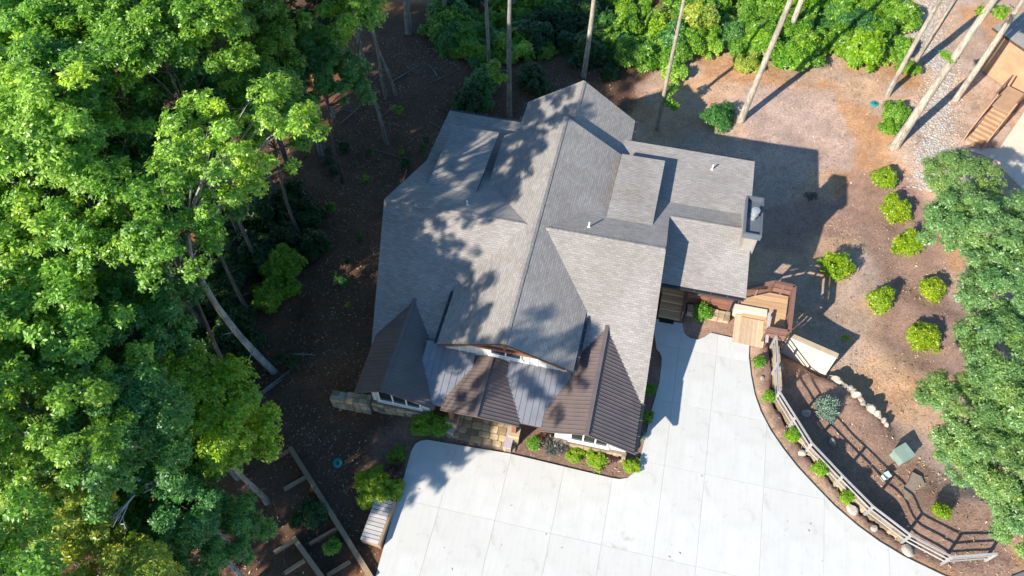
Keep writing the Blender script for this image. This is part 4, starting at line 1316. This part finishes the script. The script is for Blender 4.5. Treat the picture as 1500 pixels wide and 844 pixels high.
for (x,y,s,m,l) in [(-3.2,45.5,1.0,L_DARK,'dark leafy bush at the foot of the trunk behind the house'),(-2.2,47.2,1.1,L_TEAL,'blue green bush in the shade behind the house'),(1.6,48.2,1.0,L_DARK,'dark low bush between two pale trunks behind the house'),
                    (-12.5,30.5,.9,L_DARK,'dark scrub beside the left roof edge, farther from the pitch break'),(-13.6,28.3,1.0,L_LIME,'olive scrub in the shade beside the house'),(-14.6,31.2,1.0,L_DARK,'shaded scrub deep between trunks and house'),
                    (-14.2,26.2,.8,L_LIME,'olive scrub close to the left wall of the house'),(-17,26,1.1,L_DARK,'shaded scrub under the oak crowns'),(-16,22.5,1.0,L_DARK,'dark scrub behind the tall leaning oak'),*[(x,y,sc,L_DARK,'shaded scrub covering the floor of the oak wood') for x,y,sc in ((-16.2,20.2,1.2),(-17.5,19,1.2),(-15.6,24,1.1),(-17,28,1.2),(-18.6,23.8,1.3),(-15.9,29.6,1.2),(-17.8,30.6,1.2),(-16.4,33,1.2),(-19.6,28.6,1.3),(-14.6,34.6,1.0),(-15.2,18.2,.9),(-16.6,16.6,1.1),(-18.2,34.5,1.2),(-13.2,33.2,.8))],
                    (12.6,48.9,.7,L_LIGHT,'pale leafed bush wrapped round the slim trunk foot')]:
    shrub(x, y, R.choice(['bush','bush1']), s, m, l, 'scrub on the floor of the oak wood' if l.endswith('oak wood') else None, name='wild_bush', cat='bush')

# ------------------------------------------------------------------ trees
G1, G2 = 'oaks of the wood beside the house', 'tall trees of the bank behind the house'
# tall leaning oak whose trunk shows against the dark floor
tree(-13.13, 21.5, 14.6, 'open0', 1.08, L_LIGHT, 'tall oak with a long bare grey trunk leaning out of the dark floor', r0=.21, top=(-11.6,23.6), seed=1, bark=BARK_G, limbs=22, wob=.15, rz=.4, via=(-14.9,22.5,9.0))
WOOD = [  # foot-x, foot-y, crown height, crown, scale, leaf
 (-18.3,27.0,15.5,'oak0',1.1,L_OAK),(-15.6,29.2,16.0,'oak2',1.05,L_OAK),(-21.8,29.5,15.6,'oak3',1.1,L_LIGHT),(-18.4,22.6,15.4,'oak3',1.12,L_LIGHT),
 (-14.0,19.2,15.0,'open1',1.0,L_OAK),(-18.3,18.4,14.2,'open1',1.12,L_LIGHT),(-21.8,24.8,15.2,'oak0',1.05,L_LIGHT),(-21.4,19.0,14.6,'oak2',1.1,L_OAK),
 (-17.0,14.8,13.4,'open0',1.1,L_LIGHT),(-15.6,16.8,10.6,'oak3',.95,L_TEAL),(-15.0,12.4,12.0,'oak2',1.0,L_TEAL),(-16.0,11.0,14.4,'open0',.9,L_OAK),(-19.8,14.2,13.6,'oak3',1.05,L_OAK),
 (-13.4,31.6,9.5,'oak3',.95,L_OAK),(-11.6,37.4,6.5,'oak0',.85,L_TEAL),(-19.2,32.5,15.0,'oak1',1.05,L_OAK),(-15.2,34.2,13.5,'oak2',1.0,L_TEAL),
 (-15.0,25.0,10.5,'oak0',.95,L_TEAL),(-17.2,16.6,9.2,'oak1',.9,L_TEAL),(-17.0,31.0,10.5,'oak3',1.0,L_TEAL),(-20.5,26.5,11,'oak2',1.1,L_TEAL),
 (-17.8,20.4,9.6,'oak0',1.0,L_OAK),(-20.6,21.2,10.5,'oak1',1.05,L_TEAL),(-18.4,11.6,10.5,'oak0',1.0,L_OAK),(-17.8,36.5,14.0,'oak0',1.05,L_OAK),(-15.2,37.6,8.5,'oak1',.95,L_OAK),
 (-22.8,33.8,14,'oak2',1.1,L_OAK),(-24.2,27.6,14,'oak1',1.1,L_OAK),(-17.2,23.8,8.4,'oak2',.8,L_TEAL)]
for i, (x,y,z,v,s,m) in enumerate(WOOD):
    nm = {L_OAK:'mid green', L_LIGHT:'light green', L_TEAL:'blue green'}[m]
    tree(x, y, z, v, s, m, nm + ' broad oak crown packed among others in the wood', nm + ' ' + G1, seed=20+i, r0=.13, limbs=16, bark=BARK_X)
tree(-12.1, 13.9, 8.4, 'maple', 1.05, L_LIME, 'fine leaved olive lime tree overhanging the dark mulch', seed=60, name='maple_tree', limbs=10, top=(-12.2,13.9))
tree(-13.8, 15.2, 9.2, 'maple', .9, L_LIME, 'narrow olive lime tree behind the one overhanging the mulch', seed=61, name='maple_tree', limbs=10)
tree(-12.9, 11.2, 7.6, 'oak1', .82, L_TEAL, 'low blue green tree beside the timber sleepers', seed=62, limbs=10)
tree(-11.9, 9.6, 6.4, 'oak0', .72, L_TEAL, 'small blue green tree at the lower end of the timber sleepers', seed=67, limbs=10)
tree(-16.2, 9.8, 10.4, 'oak3', .85, L_YELLOW, 'yellowing tree with rusty shoots at the edge of the wood', seed=63, limbs=18)
tree(-14.0, 8.2, 8.8, 'oak2', .8, L_YELLOW, 'yellow green tree below the bleached dead branches', seed=64, limbs=14)
tree(-9.04, 41.6, 7.4, 'sparse', 1.3, L_LIGHT, 'slim leaning trunk with separate leafy sprays over the shaded hollow', seed=66, r0=.15, top=(-10.0,41.2), limbs=16)
tree(-8.8, 46.7, 6.0, 'sparse', 1.0, L_TEAL, 'slim dark trunk behind the leafy sprays at the rim of the hollow', seed=65, r0=.13, top=(-9.8,46.2), limbs=14)
# shade trees of the same wood that stand beside the driveway, out of the frame
for i, (x,y,z,v,s) in enumerate([(-17.0,4.5,10.6,'open1',.95),(-18.2,8.4,16.2,'open0',.95),(-20.5,1.0,9.5,'oak0',.95),(-20.5,7.6,9.0,'oak1',1.0),(-18.8,10.0,15.8,'open1',1.0),(-23.2,10.6,10.5,'oak2',1.1),(-25,16,11,'open1',1.15),(-24.2,4.0,10.5,'oak1',1.1),(-26,21,12,'open0',1.15)]):
    tree(x, y, z, v, s, L_OAK, 'mid green broad oak crown packed among others in the wood', 'mid green ' + G1, seed=80+i, limbs=12, top=(-14.0,5.2) if i == 1 else None)
for i, (x,y,z,v,s) in enumerate([(-19.5,16,6,'open1',.9),(-22,20,7,'open1',1),(-20.5,23.5,6.5,'oak3',1),(-23.5,24.5,8,'open1',1.1),(-21.5,28.5,6.5,'oak2',1),
      (-24.5,19.5,8.5,'open0',1.1),(-22.5,15.5,8,'open0',1.05),(-18,33.5,6,'oak2',.95),(-22,32.5,7,'oak0',1.05),(-25.5,28.5,8.5,'oak2',1.1),(-20,11,6.5,'oak2',.95),(-19.5,37,6.5,'oak1',1.0),(-15.2,37.5,5.5,'oak3',.95),(-22.5,12.2,9,'oak1',1.0)]):  # low crowns added out of sight to stop sun slipping under the canopy
    tree(x, y, z, v, s, L_DARK, 'dark understorey tree added beneath the oak crowns to block low sun', 'understorey trees added to block low sun', seed=200+i, r0=.1, limbs=6, name='added_understorey_tree', bark=BARK_X)
# bleached dead branches among the yellowing crowns
mb = MB()
rg = random.Random(9)
def dead(p, d, L, r, depth):
    q = p + d*L; m_ = p.lerp(q,.5) + Vector((rg.uniform(-.12,.12),)*3)*L
    mb.tube([p, m_, q], [r, r*.75, r*.5], 6)
    if depth:
        for _ in range(3):
            dd = (d + Vector((rg.uniform(-.9,.9), rg.uniform(-.9,.9), rg.uniform(-.2,.5)))).normalized()
            dead(p.lerp(q, rg.uniform(.45,1)), dd, L*rg.uniform(.5,.75), r*.5, depth-1)
dp = Vector((-14.2,11.2,0)); z0 = zt(dp.x, dp.y)
mb.tube([(0,0,-.3),(.1,.1,5),(.4,-.1,10.2)], [.16,.12,.08], 8)
for a in (.2,1.6,2.9,4.4):
    dead(Vector((.4,-.1,9.6)), Vector((math.cos(a),math.sin(a),.35)).normalized(), 1.5, .06, 2)
root = empty('dead_tree', (dp.x, dp.y, z0)); tag(root, 'bleached leafless tree among the yellowing crowns', 'tree')
mb.build('trunk', BARE, root)

# trees of the sunny bank: long pale trunks, crowns above the frame
def bank_tree(x, y, h, lean, r0, label, seed, sprigs=(), fork=False, bark=None, var='oak0', s=.9):
    tree(x, y, h, var, s, L_OAK, label, G2, r0=r0, top=(x+lean[0], y+lean[1]), seed=seed, bark=bark or BARK_P, limbs=10, sprigs=sprigs, fork=fork, wob=.3, name='bank_tree')
bank_tree(-.2,44.9,19,(.4,0),.2,'grey trunk rising through dark bushes behind the low rear roof',101,bark=BARK_D,sprigs=((4.5,-.9,-.3),(6,.8,.2)))
bank_tree(5.6,49.3,20,(.3,-.5),.2,'crooked pale trunk behind the rear porch gable',102)
bank_tree(10.8,43.6,20,(-.3,.4),.16,'slim trunk whose foot stands in the house shadow',103,sprigs=((3.0,.6,.3),(2.4,.7,-.2)))
bank_tree(17.0,44.2,21,(1.6,.2),.25,'straight pale trunk beside the dark teal evergreen bush',104)
bank_tree(28.5,46.7,21,(.8,0),.2,'slim pale trunk beside the teal lid on the sunny bank',105)
bank_tree(27.65,41.45,22,(3.2,.8),.32,'thickest pale leaning trunk rooted beside the leafy bushes',106,sprigs=((7.5,-.3,.3),(11,.3,-.2)))
bank_tree(33.5,46.2,21,(1.2,0),.24,'pale trunk farthest up the bank beside the dry creek',107)
bank_tree(31.3,50.0,21,(2.4,.5),.2,'pale trunk beyond the dry creek gravel',108)
bank_tree(22.2,53.5,19,(.6,0),.24,'trunk standing inside the sunny thicket',109)
bank_tree(-8.5,55,18,(.5,0),.28,'dark trunk in the gloom at the top of the hollow',110,bark=BARK_D)
bank_tree(-5.5,57,18,(-.5,0),.2,'thin dark trunk in the gloom beyond the hollow',111,bark=BARK_D)
bank_tree(-1.8,50,19,(.1,.2),.15,'thin grey trunk behind the dark bushes',112,bark=BARK_D)
tree(-9.6,46.5,11,'sparse',.8,L_DARK,'short dark tree at the rim of the reddish hollow',seed=113,r0=.13)
tree(-13.5,40,14,'oak2',1.0,L_DARK,'dark crowned tree deep in the shaded wood, beside the hollow','dark trees of the shaded wood',seed=114)
tree(-18,41,14,'oak0',1.1,L_DARK,'dark crowned tree deep in the shaded wood','dark trees of the shaded wood',seed=115)
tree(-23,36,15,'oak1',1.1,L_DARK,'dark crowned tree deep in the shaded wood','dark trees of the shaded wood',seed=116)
for i,(x,y,z,v,s) in enumerate([(-20,46,9,'oak0',1.1),(-16,48.5,10,'oak1',1.05),(-24.5,42,12,'oak2',1.2),(-14,53,9,'oak3',1.1),(-19.5,53,11,'oak0',1.2),(-26,48,14,'oak1',1.25),(-11.5,50,8,'oak2',.9),(-13.2,44.2,4.5,'oak0',.9),(-16.8,44,6,'oak1',1.0),(-21,39,8,'oak3',1.1),(-30,38,14,'oak0',1.3),(-9,59,9,'oak1',1.1),(-3,60,9,'oak2',1.1)]):  # several added out of view as shade casters for the hollow floor
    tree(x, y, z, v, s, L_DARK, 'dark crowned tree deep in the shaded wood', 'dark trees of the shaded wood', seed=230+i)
# grey-green trees at the edge of the bank
GG = 'grey green trees over the bank'
GGT = [(26.6,31.8,3.2,'fine',.84,None),(25.7,27.4,4.4,'fine1',1.02,None),(25.7,22.7,4.8,'fine',.98,None),(24.0,18.5,4.8,'fine1',.98,None),(21.5,16.5,4.0,'fine',.78,None),(21.1,14.8,3.2,'fine1',.55,None),
       (22.2,13.5,4.0,'fine1',.8,None),(22.7,12.0,3.4,'fine',.6,None),(27.8,24.2,5.2,'fine1',1.1,None),(24.6,15.6,5.2,'fine',1.0,None)]
for i,(x,y,z,v,s,t) in enumerate(GGT):
    tree(x+2.7, y+1.4, z, v, s, L_GREY, 'grey green fine leaved tree overhanging the mulched bank', GG, seed=140+i, r0=.14, top=(x,y), name='locust_tree', limbs=14)

# fallen logs on the dark floor
for (x0,y0,x1,y1,r,l) in [(-14.6,18.7,-12.2,21.6,.07,'thin fallen log lying beside the leaning oak trunk'),(-12.6,22.6,-10.9,22.4,.06,'dark fallen branch across the dappled floor'),(-13.5,19.9,-12.6,20.9,.05,'short pale fallen branch beside the leaning oak')]:
    mb = MB(); cx, cy = (x0+x1)/2, (y0+y1)/2
    mb.tube([(x0-cx,y0-cy,zt(x0,y0)+r),(.05,.08,zt(cx,cy)+r*1.2),(x1-cx,y1-cy,zt(x1,y1)+r)], [r*1.2,r,r*.6], 8)
    o = mb.build('fallen_log', BARK_D, smooth=True); o.location = (cx,cy,0); tag(o, l, 'log')

rg = random.Random(31)
for k in range(34):
    x, y = rg.uniform(-14.5, -2), rg.uniform(37.5, 52)
    if k > 22: x, y = rg.uniform(-13.2, -8.6), rg.uniform(19.5, 36)
    u_, v_ = to_h(x, y)
    if -12.6 < u_ < 7 and 16 < v_ < 37: continue
    shrub(x, y, rg.choice(['loose','thin']), rg.uniform(.35,.85), rg.choice([L_DARK,L_DARK,L_TEAL,L_LIME]), 'low seedling on the shaded forest floor around the house', 'seedlings on the forest floor', name='seedling', cat='seedling')
for k in range(12):
    x, y = rg.uniform(-13, -3), rg.uniform(38, 50)
    a = rg.uniform(0, 3.14); L = rg.uniform(.6, 1.8)
    mb = MB(); dx, dy = math.cos(a)*L, math.sin(a)*L
    mb.tube([(-dx,-dy,zt(x-dx,y-dy)-zt(x,y)+.04),(.1,.05,.07),(dx,dy,zt(x+dx,y+dy)-zt(x,y)+.04)], [.05,.04,.02], 6)
    o = mb.build('fallen_branch', BARK_D, smooth=True); o.location = (x, y, zt(x, y)); tag(o, 'grey fallen branch lying in the reddish hollow behind the house', 'branch', 'fallen branches in the hollow')

# ------------------------------------------------------------------ neighbour's corner
def neighbour():
    mb = MB(); mb.prism([(32.7,40.9),(34.9,40.9),(38.1,44.7),(60,50),(60,30),(36.6,33.5),(35.2,36.7),(34.8,38),(34.4,39.7)], -3.5, -2.98)
    tag(mb.build('neighbour_pavement', CREAM), kind='structure')
    r = empty('neighbour_house', (42,47,-3), math.radians(-60)); tag(r, 'corner of a neighbouring tan house with a grey roof edge', 'house')
    mb = MB(); mb.box((-5,-3.6,0),(5,6,3.6)); mb.build('wall', SHED, r)
    mb = MB(); mb.slab([(-5.5,-4.2,3.75),(5.5,-4.2,3.75),(5.5,6.4,4.4),(-5.5,6.4,4.4)], .2, 0, 1); mb.build('roof', [SHINGLE, TRIM], r, uv=True)
    d = empty('neighbour_stairs', (36.0,44.2,-3), math.radians(46)); tag(d, 'tan timber stairs with solid sides by the cream pavement', 'stairs')
    for k in range(9):
        mb = MB(); mb.box((-4.2+k*.32,-.55,-.1),(-4.2+(k+1)*.32-.01,.55,.17*(k+1))); mb.build('step', SHED, d)
    for k in range(14):
        mb = MB(); mb.box((-1.3+k*.2,-.6,1.5),(-1.3+k*.2+.19,.9,1.55)); mb.build('deck_board', SHED, d)
    for y in (-.7,.68):
        mb = MB(); mb.add([(-4.3,y,.0),(-1.3,y,1.0),(-1.3,y+.08,1.0),(-4.3,y+.08,0),(-4.3,y,1.0),(-1.3,y,2.5),(-1.3,y+.08,2.5),(-4.3,y+.08,1.0)],[(0,3,2,1),(4,5,6,7),(0,1,5,4),(1,2,6,5),(2,3,7,6),(3,0,4,7)])
        mb.build('side_panel', SHED, d)
    for x in (-1.25,0,1.3):
        for y in (-.65,.85):
            mb = MB(); mb.box((x-.05,y-.05,-.2),(x+.05,y+.05,2.5)); mb.build('post', RAIL, d)
    for y in (-.65,.85):
        mb = MB(); mb.beam((-1.3,y,2.5),(1.4,y,2.5),.12,.06); mb.build('rail', RAIL, d)
neighbour()

# ------------------------------------------------------------------ loose litter on the ground
def litter():
    rg = np.random.default_rng(17)
    n = 90000
    x = rg.uniform(-17, 36, n); y = rg.uniform(9, 54, n)
    q = fbm(x, y, 2.2, 61); sel = rg.random(n) < np.clip((q-.3)*2.4, .05, 1); x, y = x[sel], y[sel]
    k = poly_dist(x, y, DRIVE) > .08
    hu, hv = x*CU + y*SU, -x*SU + y*CU
    k &= ~((hu > -11.4) & (hu < 6.2) & (hv > 17) & (hv < 36))
    k &= ~in_poly(x, y, [(8,24),(10,24),(10.3,25),(13,24.3),(13,22.9),(15,22.6),(16,25.8),(8.4,27.5)])
    x, y = x[k], y[k]; n = len(x)
    z = terrain(x, y) + .018
    nr = rg.normal(0, .5, (n, 3)); nr[:, 2] = 1
    fx = rg.uniform(-6, 16, 45); fy = rg.uniform(9, 24, 45)
    kk = poly_dist(fx, fy, DRIVE) < -.2
    fx, fy = fx[kk], fy[kk]
    x = np.concatenate([x, fx]); y = np.concatenate([y, fy]); z = np.concatenate([z, np.full(len(fx), .04)]); n = len(x)
    nr = np.concatenate([nr, np.tile([0, .1, 1.], (len(fx), 1))])
    me = make_leaves('leaf_litter', np.stack([x, y, z], 1), nr, np.clip(rg.normal(.5, .25, n), 0, 1), 1, .16, .045, L_DRY, 18, (-.1, .35))
    o = bpy.data.objects.new('leaf_litter', me); C.objects.link(o)
    tag(o, 'loose dry leaves and bark chips strewn over the bare ground', 'leaf litter', kind='stuff')
litter()

# ------------------------------------------------------------------ labels: say which one by what it grows beside
def crown_xy(o):
    for c in o.children:
        if c.name.split('.')[0] == 'crown': return (o.location.x + c.location.x, o.location.y + c.location.y)
    return (o.location.x, o.location.y)
RANK = ['nearest to', 'second nearest to', 'third nearest to', 'fourth nearest to', 'fifth nearest to']
def relabel(prefix, anchors, stem, most=5):
    things = [o for o in C.objects if o.parent is None and str(o.get('label', '')).startswith(prefix)]
    by = {}
    for o in things:
        p = crown_xy(o)
        d, a = min((math.hypot(p[0]-ax, p[1]-ay), n) for n, ax, ay in anchors)
        by.setdefault(a, []).append((d, o))
    for a, l in by.items():
        l.sort(key=lambda t: t[0])
        for k, (d, o) in enumerate(l):
            if k < most: o['label'] = stem + ' ' + RANK[k] + ' ' + a
WA = [('the tall leaning oak', -11.6, 23.6), ('the bleached dead tree', -14.2, 11.2), ('the overhanging olive lime tree', -12.2, 13.9), ('the leafy sprays over the hollow', -10.0, 41.2), ('the corner wing wall', -14.5, 19.0)]
for cn in ('mid green', 'light green', 'blue green'):
    relabel(cn + ' broad oak', WA, cn + ' broad oak crown')
relabel('dark understorey', WA, 'dark understorey tree added to block low sun,')
relabel('dark crowned tree deep in the shaded wood', WA, 'dark crowned deep wood tree')
relabel('shaded scrub covering', WA, 'shaded wood floor scrub', 4)
relabel('grey green fine leaved', [('the green transformer cabinet', 20.35, 16.7), ('the row of golden shrubs', 25.7, 31.0), ('the fence end', 22.3, 11.0)], 'grey green fine leaved tree')
TA = [('the straight pale trunk', 17.0, 44.2), ('the trunk inside the thicket', 22.2, 53.5), ('the slim trunk in the house shadow', 10.8, 43.6), ('the dry creek', 31.0, 52.0), ('the crooked pale trunk', 5.6, 49.3), ('the grey trunk behind the rear roof', -.2, 44.9)]
for cn in ('vivid green', 'olive lime', 'light green', 'yellowing', 'mid green', 'dark green', 'blue green'):
    relabel(cn + ' wild bush', TA, cn + ' thicket bush', 4)
relabel('pale boulder in the row', [('the tan board wall', 17.9, 21.9), ('the green transformer cabinet', 20.35, 16.7)], 'pale bank edge boulder')
